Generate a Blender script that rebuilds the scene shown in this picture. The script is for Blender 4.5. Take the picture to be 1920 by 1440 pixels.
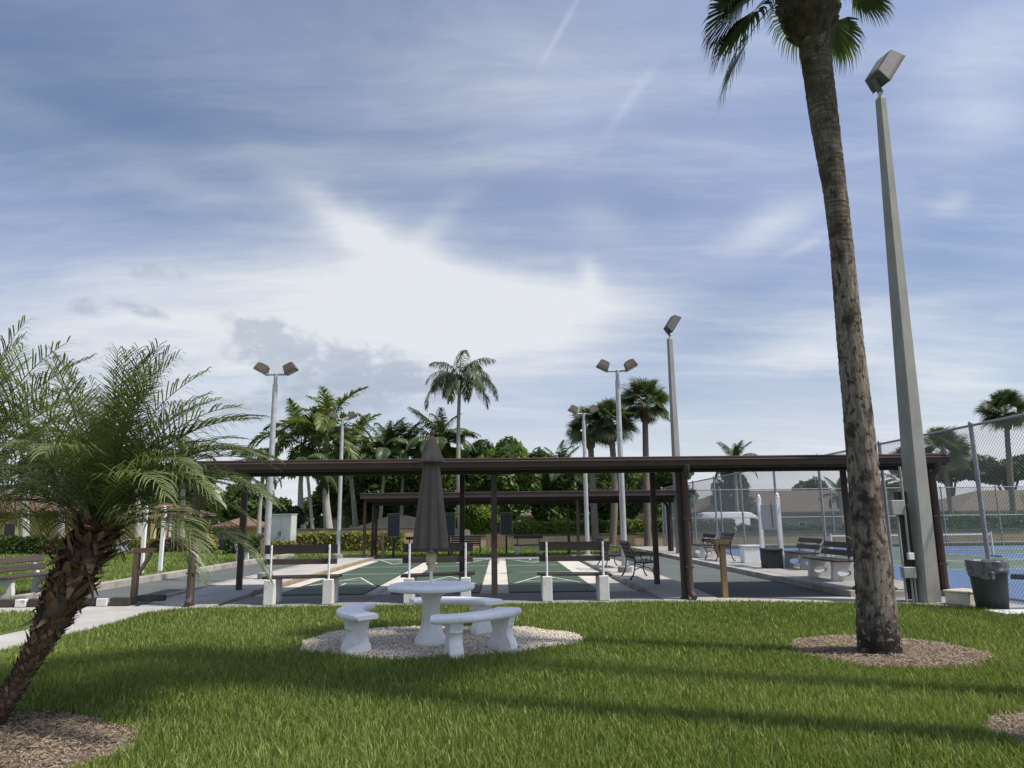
import bpy, math, random
import numpy as np
from mathutils import Matrix, Vector

for o in list(bpy.data.objects):
    bpy.data.objects.remove(o)
SC = bpy.context.scene
COL = SC.collection
PI = math.pi

# ------------------------------------------------------------------ camera
F_PX, EYE, ROLL = 1340.0, 1.5, 0.0115            # focal length in photo pixels (1920 wide), eye height
PITCH = math.atan(256.8 / F_PX)
YAW = math.atan(22.95 * math.cos(PITCH) / F_PX)
fw = np.array([math.sin(YAW) * math.cos(PITCH), math.cos(YAW) * math.cos(PITCH), math.sin(PITCH)])
r0 = np.array([math.cos(YAW), -math.sin(YAW), 0.0])
u0 = np.cross(r0, fw)
RT = r0 * math.cos(ROLL) - u0 * math.sin(ROLL)
UP = u0 * math.cos(ROLL) + r0 * math.sin(ROLL)
EYE_P = np.array([0, 0, EYE])
cam_data = bpy.data.cameras.new('camera')
cam = bpy.data.objects.new('camera', cam_data)
COL.objects.link(cam)
cam_data.sensor_width = 36.0
cam_data.lens = 36.0 * F_PX / 1920.0
cam_data.clip_start = 0.05
cam_data.clip_end = 5000
cam.matrix_world = Matrix(((RT[0], UP[0], -fw[0], 0), (RT[1], UP[1], -fw[1], 0), (RT[2], UP[2], -fw[2], EYE), (0, 0, 0, 1)))
SC.camera = cam

def ray(x, y):
    return RT * (x - 960) / F_PX - UP * (y - 720) / F_PX + fw
def G(x, y, z=0.0):                               # photo pixel -> point on the plane at height z
    d = ray(x, y); return EYE_P + d * ((z - EYE) / d[2])
def D(x, y, Y):                                   # photo pixel -> point at depth Y
    d = ray(x, y); return EYE_P + d * (Y / d[1])

# ------------------------------------------------------------------ sun, exposure
SUN_EL = math.radians(57)
SUN_AZ = math.atan2(0.94, -0.34)                 # clockwise from +Y: to the right and a little behind
sd = Vector((math.sin(SUN_AZ) * math.cos(SUN_EL), math.cos(SUN_AZ) * math.cos(SUN_EL), math.sin(SUN_EL)))
sun_data = bpy.data.lights.new('sun', 'SUN')
sun_data.energy = 3.2
sun_data.angle = math.radians(2.4)
sun_data.color = (1.0, 0.95, 0.87)
sun = bpy.data.objects.new('sun', sun_data)
COL.objects.link(sun)
sun.rotation_euler = sd.to_track_quat('Z', 'Y').to_euler()
sun.location = (20, -10, 40)
SC.view_settings.view_transform = 'Standard'
SC.view_settings.look = 'None'
SC.view_settings.gamma = 1.0
EXPO = 0.72
SC.view_settings.exposure = EXPO
SC.view_settings.use_curve_mapping = False
SC.render.engine = 'CYCLES'
SC.cycles.max_bounces = 6
SC.cycles.transparent_max_bounces = 12
SC.cycles.use_denoising = True
SC.cycles.sample_clamp_indirect = 6.0

# ------------------------------------------------------------------ sky
world = bpy.data.worlds.new('World')
SC.world = world
world.use_nodes = True
WT = world.node_tree
for n in list(WT.nodes):
    WT.nodes.remove(n)

class NT:
    """tiny helper to write node maths"""
    def __init__(s, t): s.t = t
    def node(s, k, **kw):
        n = s.t.nodes.new(k)
        for a, b in kw.items(): setattr(n, a, b)
        return n
    def put(s, sock, v):
        if isinstance(v, bpy.types.NodeSocket): s.t.links.new(v, sock)
        elif v is not None: sock.default_value = v
    def m(s, op, a, b=None, c=None, clamp=False):
        n = s.node('ShaderNodeMath', operation=op, use_clamp=clamp)
        for i, v in enumerate((a, b, c)): s.put(n.inputs[i], v)
        return n.outputs[0]
    def v(s, op, a, b=None):
        n = s.node('ShaderNodeVectorMath', operation=op)
        s.put(n.inputs[0], a)
        if b is not None: s.put(n.inputs[1], b)
        return n.outputs['Value'] if op in ('DOT_PRODUCT', 'LENGTH', 'DISTANCE') else n.outputs['Vector']
    def noise(s, vec, scale, detail=4, rough=0.55, dist=0.0, color=False):
        n = s.node('ShaderNodeTexNoise')
        s.put(n.inputs['Vector'], vec)
        n.inputs['Scale'].default_value = scale; n.inputs['Detail'].default_value = detail
        n.inputs['Roughness'].default_value = rough; n.inputs['Distortion'].default_value = dist
        return n.outputs['Color'] if color else n.outputs['Fac']
    def mix(s, fac, a, b, blend='MIX'):
        n = s.node('ShaderNodeMix', data_type='RGBA', blend_type=blend)
        s.put(n.inputs[0], fac)
        for i, v in ((6, a), (7, b)):
            if isinstance(v, (tuple, list)): v = (*v[:3], 1.0)
            s.put(n.inputs[i], v)
        return n.outputs[2]
    def smooth(s, x, lo, hi, a=0.0, b=1.0):
        n = s.node('ShaderNodeMapRange', interpolation_type='SMOOTHSTEP')
        s.put(n.inputs[0], x)
        for i, q in enumerate((lo, hi, a, b)): n.inputs[i + 1].default_value = q
        return n.outputs[0]
    def mapping(s, vec, loc=(0, 0, 0), rot=(0, 0, 0), scale=(1, 1, 1)):
        n = s.node('ShaderNodeMapping')
        s.put(n.inputs[0], vec)
        n.inputs[1].default_value = loc; n.inputs[2].default_value = rot; n.inputs[3].default_value = scale
        return n.outputs[0]

W = NT(WT)
skyn = W.node('ShaderNodeTexSky', sky_type='NISHITA', sun_disc=False)
skyn.sun_elevation = SUN_EL
skyn.sun_rotation = SUN_AZ
skyn.air_density = 1.0; skyn.dust_density = 0.8; skyn.ozone_density = 2.2
tc = W.node('ShaderNodeTexCoord')
dirv = W.v('NORMALIZE', tc.outputs['Generated'])
sx = W.node('ShaderNodeSeparateXYZ'); W.put(sx.inputs[0], dirv)
zc = W.m('ADD', W.m('MAXIMUM', sx.outputs[2], 0.0), 0.12)
cm = W.node('ShaderNodeCombineXYZ')
W.put(cm.inputs[0], W.m('DIVIDE', sx.outputs[0], zc)); W.put(cm.inputs[1], W.m('DIVIDE', sx.outputs[1], zc))
flat = cm.outputs[0]                               # cloud-deck coordinates
wn = W.noise(flat, 0.9, 3, 0.5, color=True)
warp = W.v('ADD', flat, W.v('MULTIPLY', W.v('SUBTRACT', wn, (0.5, 0.5, 0.5)), (0.7, 0.7, 0)))
dw = W.noise(dirv, 3.5, 5, 0.6, color=True)
dirw = W.v('ADD', dirv, W.v('MULTIPLY', W.v('SUBTRACT', dw, (0.5, 0.5, 0.5)), (0.075, 0.075, 0.075)))
def nrm(a): return a / np.linalg.norm(a)
def blob(px, py, qx, qy, minor, amp=1.0, src=None):
    """soft patch of cloud: centre pixel, end of its long half-axis, short half-axis in pixels"""
    c = nrm(ray(px, py)); e = nrm(ray(qx, qy))
    a = e - c * np.dot(e, c); la = np.linalg.norm(a); a = a / la
    b = np.cross(c, a); lb = minor / F_PX
    src = dirw if src is None else src
    p = W.v('DOT_PRODUCT', W.v('SUBTRACT', src, tuple(c)), tuple(a / la))
    q = W.v('DOT_PRODUCT', W.v('SUBTRACT', src, tuple(c)), tuple(b / lb))
    s2 = W.m('ADD', W.m('MULTIPLY', p, p), W.m('MULTIPLY', q, q))
    return W.m('MULTIPLY', W.m('EXPONENT', W.m('MULTIPLY', s2, -1.0)), amp)
def total(lst):
    t = lst[0]
    for x in lst[1:]: t = W.m('ADD', t, x)
    return t
# thin high veil, streaked cirrus
veil = W.noise(warp, 0.55, 5, 0.55)
cir = W.noise(W.mapping(warp, rot=(0, 0, math.radians(35)), scale=(0.6, 2.0, 1)), 1.0, 7, 0.60, 0.15)
cir2 = W.noise(W.mapping(warp, rot=(0, 0, math.radians(-28)), scale=(0.55, 1.8, 1)), 1.3, 7, 0.60, 0.1)
veilm = W.smooth(veil, 0.30, 0.70, 0.12, 0.85)
# bright bank of cloud over the courts, its arms and the patches to the right
bank = total([blob(820, 640, 1500, 650, 150, 0.30), blob(1000, 560, 1190, 560, 80, .3), blob(780, 590, 1150, 610, 110, 1.1), blob(740, 500, 900, 600, 70, 0.7), blob(640, 425, 760, 510, 30, 0.45), blob(830, 420, 760, 480, 24, .3),
              blob(250, 660, 650, 640, 110, 0.72), blob(100, 560, 420, 520, 60, 0.25), blob(1000, 590, 1180, 560, 60, 0.5), blob(1112, 515, 1124, 548, 20, 0.42),
              blob(1560, 640, 1760, 600, 55, 0.75), blob(1880, 80, 2100, -20, 70, 0.42), blob(1800, 690, 1960, 640, 60, 0.6),
              blob(1440, 420, 1560, 365, 40, 0.5), blob(1500, 460, 1545, 435, 10, 0.35), blob(1120, 415, 1200, 435, 30, 0.35),
              blob(960, 120, 1350, 60, 170, 0.34), blob(300, 330, 420, 385, 26, 0.25), blob(1780, 385, 1820, 380, 18, 0.4),
              blob(1850, 240, 1980, 200, 60, 0.35), blob(60, 205, 160, 235, 25, 0.22)])
fib_ = W.noise(W.mapping(flat, rot=(0, 0, math.radians(-40)), scale=(0.6, 2.0, 1)), 2.8, 8, 0.66, 0.1)
clear = total([blob(140, 170, 620, 360, 150, 0.75), blob(1340, 600, 1560, 560, 60, 0.6), blob(1780, 500, 1900, 440, 90, 0.5), blob(900, 330, 1050, 360, 70, .4)])
veilm = W.m('MULTIPLY', veilm, W.m('SUBTRACT', 1.0, W.m('MINIMUM', clear, 0.9)))
bk_ = W.m('MINIMUM', W.m('MULTIPLY', bank, 1.8), 1.0)
bankn = W.m('MULTIPLY', W.smooth(W.m('ADD', bank, W.m('MULTIPLY', W.m('ADD', W.m('MULTIPLY', W.m('SUBTRACT', cir, 0.48), 0.6), W.m('MULTIPLY', W.m('SUBTRACT', fib_, 0.5), 0.9)), bk_)), -0.12, 1.55), 0.97)
trail = total([blob(1055, 50, 1095, -20, 5, 0.16, dirv), blob(1180, 190, 1230, 120, 9, 0.13, dirv)])
fibc = W.v('ADD', flat, W.v('MULTIPLY', W.v('SUBTRACT', wn, (0.5, 0.5, 0.5)), (0.22, 0.22, 0)))
fib = W.noise(W.mapping(fibc, rot=(0, 0, math.radians(-52)), scale=(0.45, 3.0, 1)), 2.2, 9, 0.70, 0.05)      # fine fibres
fib2 = W.noise(W.mapping(fibc, rot=(0, 0, math.radians(40)), scale=(0.45, 2.6, 1)), 2.6, 9, 0.70, 0.05)
fibm = W.m('MULTIPLY', W.smooth(fib, 0.42, 0.74), W.smooth(veil, 0.36, 0.62))
fibm2 = W.m('MULTIPLY', W.smooth(fib2, 0.46, 0.76), W.smooth(cir, 0.40, 0.62))
cirm = W.m('ADD', W.m('MULTIPLY', W.smooth(cir2, 0.44, 0.80), 0.30), W.m('ADD', W.m('MULTIPLY', fibm, 0.20), W.m('MULTIPLY', fibm2, 0.20)))
low = W.smooth(sx.outputs[2], 0.02, 0.25, 1.0, 0.0)            # the deck closes up towards the horizon
lown = W.m('MULTIPLY', low, W.m('ADD', W.m('MULTIPLY', veil, 0.8), 0.35))
white = W.m('ADD', W.m('ADD', bankn, cirm), W.m('ADD', W.m('MULTIPLY', lown, 0.98), trail))
white = W.m('MINIMUM', W.m('MAXIMUM', white, 0.0), 0.94)
# grey flat-bottomed cumulus low on the left
gn = W.noise(W.mapping(dirv, scale=(1, 1, 1.6)), 26.0, 7, 0.62, 0.2)
grey = total([blob(660, 700, 800, 712, 62, 1.3, dirv), blob(500, 650, 570, 655, 30, 1.0, dirv), blob(160, 575, 200, 580, 18, 0.95, dirv),
              blob(260, 580, 330, 600, 16, 0.85, dirv), blob(470, 605, 540, 615, 22, 0.9, dirv), blob(300, 510, 380, 520, 24, 0.75, dirv),
              blob(250, 670, 420, 680, 40, 0.62, dirv), blob(880, 730, 1010, 745, 36, 0.5, dirv), blob(480, 770, 700, 780, 40, 0.65, dirv)])
greym = W.smooth(W.m('MULTIPLY', grey, W.m('SUBTRACT', W.m('MULTIPLY', gn, 2.4), 0.55)), 0.20, 0.72, 0.0, 0.66)
BG = 0.07
K = 1.0 / (BG * 2 ** EXPO)                          # cloud colours are given as they appear
VEIL_C = (0.395 * K, 0.465 * K, 0.71 * K)
WHITE_C = (0.80 * K, 0.83 * K, 0.87 * K)
GREY_C = (0.41 * K, 0.47 * K, 0.575 * K)
# thin cloud scatters forward: it brightens smoothly towards the sun
dsun = W.m('MAXIMUM', W.v('DOT_PRODUCT', dirv, tuple(sd)), 0.0)
glow = W.m('ADD', W.m('MULTIPLY', W.m('POWER', dsun, 3.0), 1.3), 1.0)
def lit(c):
    n = W.node('ShaderNodeVectorMath', operation='SCALE'); n.inputs[0].default_value = c; W.put(n.inputs['Scale'], glow)
    return n.outputs['Vector']
col = W.mix(veilm, skyn.outputs[0], lit(VEIL_C))
col = W.mix(white, col, lit(WHITE_C))
col = W.mix(greym, col, GREY_C)
bg = W.node('ShaderNodeBackground')
W.put(bg.inputs['Color'], col); bg.inputs['Strength'].default_value = BG
wo = W.node('ShaderNodeOutputWorld')
WT.links.new(bg.outputs[0], wo.inputs['Surface'])
world.cycles.sampling_method = 'MANUAL'
world.cycles.sample_map_resolution = 512

# ------------------------------------------------------------------ mesh helpers
class MB:
    def __init__(s): s.V = []; s.F = []
    def add(s, V, F):
        n = len(s.V)
        s.V.extend([tuple(float(c) for c in v) for v in V])
        s.F.extend([tuple(i + n for i in f) for f in F])
        return s
    def box(s, c, d, bev=0.0, rot=None):
        """box by centre and full dimensions, chamfered when bev > 0"""
        hx, hy, hz = d[0] / 2, d[1] / 2, d[2] / 2
        bev = min(bev, hx * .9, hy * .9, hz * .9)
        c = Vector(c); V = []; F = []
        if bev <= 0:
            V = [Vector((x, y, z)) for x in (-hx, hx) for y in (-hy, hy) for z in (-hz, hz)]
            F = [(0, 1, 3, 2), (4, 6, 7, 5), (0, 4, 5, 1), (2, 3, 7, 6), (0, 2, 6, 4), (1, 5, 7, 3)]
        else:
            idx = {}
            for x in (-1, 1):
                for y in (-1, 1):
                    for z in (-1, 1):
                        for a in range(3):
                            p = [x * hx, y * hy, z * hz]
                            for k in range(3):
                                if k != a: p[k] -= (x, y, z)[k] * bev
                            idx[(x, y, z, a)] = len(V); V.append(Vector(p))
            for a in range(3):
                b, e = (a + 1) % 3, (a + 2) % 3
                for sg in (-1, 1):
                    q = []
                    for (p1, p2) in ((-1, -1), (1, -1), (1, 1), (-1, 1)):
                        k = [0, 0, 0]; k[a] = sg; k[b] = p1; k[e] = p2; q.append(idx[(*k, a)])
                    F.append(tuple(q if sg > 0 else q[::-1]))
            for a in range(3):           # edge strips along axis a
                b, e = (a + 1) % 3, (a + 2) % 3
                for p1 in (-1, 1):
                    for p2 in (-1, 1):
                        k0 = [0, 0, 0]; k0[b] = p1; k0[e] = p2; k1 = list(k0); k0[a] = -1; k1[a] = 1
                        q = [idx[(*k0, b)], idx[(*k1, b)], idx[(*k1, e)], idx[(*k0, e)]]
                        F.append(tuple(q if p1 * p2 < 0 else q[::-1]))
            for x in (-1, 1):
                for y in (-1, 1):
                    for z in (-1, 1):
                        q = [idx[(x, y, z, a)] for a in range(3)]
                        F.append(tuple(q if x * y * z > 0 else q[::-1]))
        if rot is not None: V = [rot @ v for v in V]
        return s.add([v + c for v in V], F)
    def bar(s, a, b, w, h, bev=0.0, up=(0, 0, 1)):
        """rectangular bar from a to b"""
        a, b = Vector(a), Vector(b); d = b - a
        x = d.normalized(); u = Vector(up)
        if abs(x.dot(u)) > 0.99: u = Vector((0, 1, 0))
        y = u.cross(x).normalized(); z = x.cross(y)
        return s.box((a + b) / 2, (d.length, w, h), bev, Matrix((x, y, z)).transposed())
    def tube(s, pts, radii, n=10, cap=True, sq=0.0, twist=0.0):
        pts = [Vector(p) for p in pts]
        if not hasattr(radii, '__len__'): radii = [radii] * len(pts)
        V = []; F = []; ref = Vector((1, 0, 0.01))
        for i, p in enumerate(pts):
            t = (pts[min(i + 1, len(pts) - 1)] - pts[max(i - 1, 0)]).normalized()
            if abs(t.dot(ref)) > 0.97: ref = Vector((0, 1, 0))
            a = (ref - t * ref.dot(t)).normalized(); b = t.cross(a); ref = a
            for k in range(n):
                th = 2 * PI * k / n + twist
                V.append(p + (a * math.cos(th) + b * math.sin(th)) * radii[i])
        for i in range(len(pts) - 1):
            for k in range(n):
                k2 = (k + 1) % n
                F.append((i * n + k, i * n + k2, (i + 1) * n + k2, (i + 1) * n + k))
        if cap:
            F.append(tuple(range(n))[::-1]); F.append(tuple((len(pts) - 1) * n + k for k in range(n)))
        return s.add(V, F)
    def lathe(s, prof, n=24, c=(0, 0, 0), mod=None):
        """prof: list of (r, z)"""
        V = []; F = []
        for i, (r, z) in enumerate(prof):
            for k in range(n):
                th = 2 * PI * k / n
                rr = r * (mod(th, i / (len(prof) - 1)) if mod else 1.0)
                V.append((c[0] + rr * math.cos(th), c[1] + rr * math.sin(th), c[2] + z))
        for i in range(len(prof) - 1):
            for k in range(n):
                k2 = (k + 1) % n
                F.append((i * n + k, i * n + k2, (i + 1) * n + k2, (i + 1) * n + k))
        F.append(tuple(range(n))[::-1]); F.append(tuple((len(prof) - 1) * n + k for k in range(n)))
        return s.add(V, F)
    def prism(s, poly, h0, h1, axis='z'):
        """polygon extruded along an axis. axis z: poly (x,y); y: poly (x,z); x: poly (y,z)"""
        n = len(poly)
        def P(p, h): return {'z': (p[0], p[1], h), 'y': (p[0], h, p[1]), 'x': (h, p[0], p[1])}[axis]
        V = [P(p, h0) for p in poly] + [P(p, h1) for p in poly]
        F = [tuple(range(n))[::-1], tuple(range(n, 2 * n))] + [(i, (i + 1) % n, n + (i + 1) % n, n + i) for i in range(n)]
        return s.add(V, F)
    def ring_prism(s, outer, inner, h0, h1, axis='y'):
        """extruded polygon with one hole; both outlines have the same vertex count"""
        n = len(outer)
        def P(p, h): return {'z': (p[0], p[1], h), 'y': (p[0], h, p[1]), 'x': (h, p[0], p[1])}[axis]
        V = [P(p, h) for h in (h0, h1) for p in outer] + [P(p, h) for h in (h0, h1) for p in inner]
        F = []
        for i in range(n):
            j = (i + 1) % n
            F += [(i, j, n + j, n + i), (2 * n + i, 3 * n + i, 3 * n + j, 2 * n + j),
                  (i, 2 * n + i, 2 * n + j, j), (n + i, n + j, 3 * n + j, 3 * n + i)]
        return s.add(V, F)

def fix_normals(me):
    import bmesh
    bm = bmesh.new(); bm.from_mesh(me)
    bmesh.ops.recalc_face_normals(bm, faces=bm.faces)
    bm.to_mesh(me); bm.free()

def obj(name, mb, mat, parent=None, smooth=False, loc=None, fix=True, **kw):
    me = bpy.data.meshes.new(name)
    me.from_pydata(mb.V, [], mb.F)
    if fix: fix_normals(me)
    me.materials.append(mat)
    if smooth:
        me.polygons.foreach_set('use_smooth', [True] * len(me.polygons))
        if smooth != 'all': me.set_sharp_from_angle(angle=math.radians(40))
    me.update()
    o = bpy.data.objects.new(name, me); COL.objects.link(o)
    if loc is not None: o.location = loc
    if parent is not None: o.parent = parent
    return o

def np_mesh(name, V, Fa, mat, rnd=None, parent=None, loc=None, smooth=False):
    """numpy mesh; Fa is an (m,k) array, every face k-sided"""
    V = np.asarray(V, dtype=np.float32); Fa = np.asarray(Fa, dtype=np.int32)
    me = bpy.data.meshes.new(name)
    m, k = Fa.shape
    me.vertices.add(len(V)); me.vertices.foreach_set('co', V.ravel())
    me.loops.add(m * k); me.loops.foreach_set('vertex_index', Fa.ravel())
    me.polygons.add(m)
    me.polygons.foreach_set('loop_start', np.arange(0, m * k, k, dtype=np.int32))
    me.polygons.foreach_set('loop_total', np.full(m, k, dtype=np.int32))
    if smooth: me.polygons.foreach_set('use_smooth', np.ones(m, dtype=bool))
    if rnd is not None:
        at = me.attributes.new('rnd', 'FLOAT', 'POINT'); at.data.foreach_set('value', np.asarray(rnd, dtype=np.float32))
    me.update(calc_edges=True)
    me.materials.append(mat)
    if parent == 'mesh': return me
    o = bpy.data.objects.new(name, me); COL.objects.link(o)
    if loc is not None: o.location = loc
    if parent is not None: o.parent = parent
    return o

def tag(o, label=None, cat=None, group=None, kind=None):
    if label: o['label'] = label
    if cat: o['category'] = cat
    if group: o['group'] = group
    if kind: o['kind'] = kind
    return o
def thing(name, label, cat, loc=(0, 0, 0), rz=0.0, group=None):
    o = bpy.data.objects.new(name, None); COL.objects.link(o)
    o.empty_display_size = 0.2
    o.location = loc; o.rotation_euler = (0, 0, rz)
    return tag(o, label, cat, group)
def inst(name, me, parent, loc=(0, 0, 0), rot=(0, 0, 0), sc=1.0):
    o = bpy.data.objects.new(name, me); COL.objects.link(o)
    o.parent = parent; o.location = loc; o.rotation_euler = rot
    o.scale = (sc, sc, sc) if not hasattr(sc, '__len__') else sc
    return o
def dup(root, loc, rz=None, label=None):
    r = root.copy(); COL.objects.link(r); r.location = loc
    if rz is not None: r.rotation_euler = (0, 0, rz)
    if label: r['label'] = label
    def rec(src, dst):
        for ch in list(src.children):
            if ch == dst: continue
            c = ch.copy(); COL.objects.link(c); c.parent = dst
            rec(ch, c)
    rec(root, r)
    return r
def struct(name, mb, mat, parent=None, smooth=False):
    o = obj(name, mb, mat, parent, smooth)
    if parent is None: o['kind'] = 'structure'
    return o

# ------------------------------------------------------------------ materials
def new_mat(name):
    m = bpy.data.materials.new(name); m.use_nodes = True
    t = m.node_tree
    for n in list(t.nodes): t.nodes.remove(n)
    h = NT(t); out = h.node('ShaderNodeOutputMaterial')
    p = h.node('ShaderNodeBsdfPrincipled')
    t.links.new(p.outputs[0], out.inputs[0])
    return m, h, p, out
def MAT(name, c1, c2=None, scale=6.0, rough=0.7, metal=0.0, bump=0.0, bscale=60.0, stretch=(1, 1, 1), c3=None, s3=1.0, t3=(0.55, 0.75), a3=1.0, spec=0.4, objvar=0.0, bdist=0.01, world=False, detail=5):
    m, h, p, out = new_mat(name)
    if world:
        g = h.node('ShaderNodeNewGeometry'); co = g.outputs['Position']
    else:
        g = h.node('ShaderNodeTexCoord'); co = g.outputs['Object']
    if stretch != (1, 1, 1): co = h.mapping(co, scale=stretch)
    c2 = c2 or tuple(x * 0.8 for x in c1)
    col = h.mix(h.smooth(h.noise(co, scale, detail, 0.6), 0.32, 0.68), c1, c2)
    if c3 is not None:
        col = h.mix(h.m('MULTIPLY', h.smooth(h.noise(co, s3, 6, 0.65), *t3), a3), col, c3)
    if objvar:
        oi = h.node('ShaderNodeObjectInfo')
        hs = h.node('ShaderNodeHueSaturation')
        h.put(hs.inputs['Value'], h.m('ADD', h.m('MULTIPLY', oi.outputs['Random'], 2 * objvar), 1 - objvar))
        h.put(hs.inputs['Color'], col); col = hs.outputs[0]
    h.put(p.inputs['Base Color'], col)
    p.inputs['Roughness'].default_value = rough; p.inputs['Metallic'].default_value = metal
    p.inputs['Specular IOR Level'].default_value = spec
    if bump:
        b = h.node('ShaderNodeBump'); b.inputs['Strength'].default_value = bump; b.inputs['Distance'].default_value = bdist
        h.put(b.inputs['Height'], h.noise(co, bscale, 6, 0.6)); h.put(p.inputs['Normal'], b.outputs[0])
    return m
def LEAF(name, c1, c2, trans=0.35, rough=0.5, tint=(1.25, 1.3, 0.6), objvar=0.12, spec=0.35):
    """leaf: colour varies per leaf (mesh attribute rnd) and per object, light passes through"""
    m, h, p, out = new_mat(name)
    a = h.node('ShaderNodeAttribute', attribute_name='rnd')
    col = h.mix(a.outputs['Fac'], c1, c2)
    oi = h.node('ShaderNodeObjectInfo'); hs = h.node('ShaderNodeHueSaturation')
    h.put(hs.inputs['Value'], h.m('ADD', h.m('MULTIPLY', oi.outputs['Random'], 2 * objvar), 1 - objvar))
    h.put(hs.inputs['Color'], col); col = hs.outputs[0]
    h.put(p.inputs['Base Color'], col); p.inputs['Roughness'].default_value = rough
    p.inputs['Specular IOR Level'].default_value = spec
    tr = h.node('ShaderNodeBsdfTranslucent'); h.put(tr.inputs[0], h.mix(1.0, col, tint, 'MULTIPLY'))
    mx = h.node('ShaderNodeMixShader'); mx.inputs[0].default_value = trans
    h.t.links.new(p.outputs[0], mx.inputs[1]); h.t.links.new(tr.outputs[0], mx.inputs[2])
    h.t.links.new(mx.outputs[0], out.inputs[0])
    return m

m_soil = MAT('lawn soil', (0.10, 0.14, 0.032), (0.07, 0.105, 0.026), 2.5, 0.95, bump=0.6, bscale=30, c3=(0.13, 0.13, 0.05), s3=0.5, world=True)
m_grass = LEAF('grass blade', (0.088, 0.138, 0.022), (0.31, 0.35, 0.10), 0.33, 0.5, objvar=0.0)
m_conc = MAT('concrete', (0.42, 0.40, 0.36), (0.33, 0.315, 0.285), 1.2, 0.9, bump=0.25, bscale=90, c3=(0.22, 0.21, 0.19), s3=0.55, t3=(0.52, 0.8), a3=0.6, world=True)
m_conc_dk = MAT('grey concrete', (0.27, 0.26, 0.245), (0.21, 0.205, 0.195), 1.5, 0.92, bump=0.25, bscale=90, c3=(0.15, 0.15, 0.14), s3=0.7, a3=0.6, world=True)
m_gutter = MAT('cream gutter paint', (0.56, 0.53, 0.45), (0.45, 0.42, 0.35), 1.8, 0.85, bump=0.2, bscale=80, c3=(0.33, 0.31, 0.26), s3=1.3, t3=(0.55, 0.8), a3=0.6, world=True)
m_kerb = MAT('kerb concrete', (0.40, 0.37, 0.31), (0.27, 0.25, 0.215), 2.2, 0.92, bump=0.4, bscale=50, c3=(0.12, 0.11, 0.09), s3=1.6, t3=(0.52, 0.75), a3=0.7, world=True)
m_timber_kerb = MAT('timber kerb', (0.36, 0.26, 0.16), (0.22, 0.16, 0.105), 3, 0.85, bump=0.4, bscale=30, stretch=(4, 1, 4), world=True)
m_sleeper = MAT('dark sleeper', (0.075, 0.06, 0.05), (0.04, 0.034, 0.03), 4, 0.9, bump=0.5, bscale=40, world=True)
m_court = MAT('court green', (0.052, 0.082, 0.044), (0.043, 0.070, 0.038), 1.6, 0.62, bump=0.1, bscale=200, c3=(0.085, 0.12, 0.09), s3=0.5, a3=0.5, world=True)
m_line = MAT('line paint', (0.62, 0.64, 0.60), (0.48, 0.5, 0.46), 4, 0.8, world=True)
m_lane = MAT('lane carpet', (0.10, 0.11, 0.10), (0.08, 0.09, 0.083), 0.8, 0.95, bump=0.2, bscale=150, c3=(0.16, 0.15, 0.125), s3=0.9, a3=0.6, world=True)
m_blue = MAT('court blue', (0.085, 0.145, 0.27), (0.075, 0.128, 0.24), 0.8, 0.8, c3=(0.13, 0.18, 0.28), s3=0.25, a3=0.5, world=True)
m_cgreen = MAT('play green', (0.095, 0.14, 0.095), (0.082, 0.12, 0.082), 0.8, 0.8, world=True)
m_road = MAT('asphalt', (0.30, 0.29, 0.275), (0.24, 0.235, 0.225), 0.6, 0.95, world=True)
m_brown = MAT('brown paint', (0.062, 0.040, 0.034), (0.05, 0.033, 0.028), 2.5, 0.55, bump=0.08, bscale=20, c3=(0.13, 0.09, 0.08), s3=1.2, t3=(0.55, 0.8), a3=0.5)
m_brown_lt = MAT('faded brown paint', (0.085, 0.053, 0.045), (0.066, 0.043, 0.037), 2.0, 0.6, bump=0.08, bscale=20)
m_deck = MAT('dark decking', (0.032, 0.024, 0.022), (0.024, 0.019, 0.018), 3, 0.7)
m_slat = MAT('dark brown slat', (0.066, 0.046, 0.040), (0.046, 0.033, 0.029), 3, 0.55, bump=0.25, bscale=18, stretch=(1.5, 8, 8), c3=(0.12, 0.095, 0.085), s3=4, t3=(0.6, 0.8), a3=0.5, objvar=0.2)
m_white = MAT('white paint', (0.78, 0.78, 0.76), (0.70, 0.70, 0.68), 5, 0.6, bump=0.12, bscale=50)
m_wblock = MAT('worn white block', (0.68, 0.67, 0.62), (0.56, 0.55, 0.50), 5, 0.8, bump=0.5, bscale=45, c3=(0.30, 0.28, 0.23), s3=7, t3=(0.56, 0.74), a3=0.75, objvar=0.06)
m_wconc = MAT('white cast stone', (0.84, 0.84, 0.82), (0.74, 0.74, 0.72), 7, 0.75, bump=0.55, bscale=70, c3=(0.40, 0.385, 0.34), s3=5.5, t3=(0.56, 0.78), a3=0.55, bdist=0.006)
m_bconc = MAT('bench concrete', (0.64, 0.63, 0.58), (0.52, 0.51, 0.47), 4, 0.85, bump=0.4, bscale=60, c3=(0.30, 0.29, 0.26), s3=5, t3=(0.58, 0.78), a3=0.6)
m_gconc = MAT('grey bench concrete', (0.36, 0.36, 0.35), (0.28, 0.28, 0.275), 4, 0.85, bump=0.4, bscale=60)
m_iron = MAT('black cast iron', (0.022, 0.022, 0.023), (0.032, 0.031, 0.03), 9, 0.5, bump=0.2, bscale=60)
m_galv = MAT('galvanised steel', (0.50, 0.50, 0.49), (0.40, 0.40, 0.395), 8, 0.5, metal=0.45, bump=0.05, bscale=50)
m_fpost = MAT('fence steel', (0.33, 0.34, 0.36), (0.27, 0.28, 0.30), 8, 0.55, metal=0.4)
m_wire = MAT('fence wire', (0.20, 0.21, 0.225), (0.17, 0.18, 0.195), 3, 0.65, metal=0.2)
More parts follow.
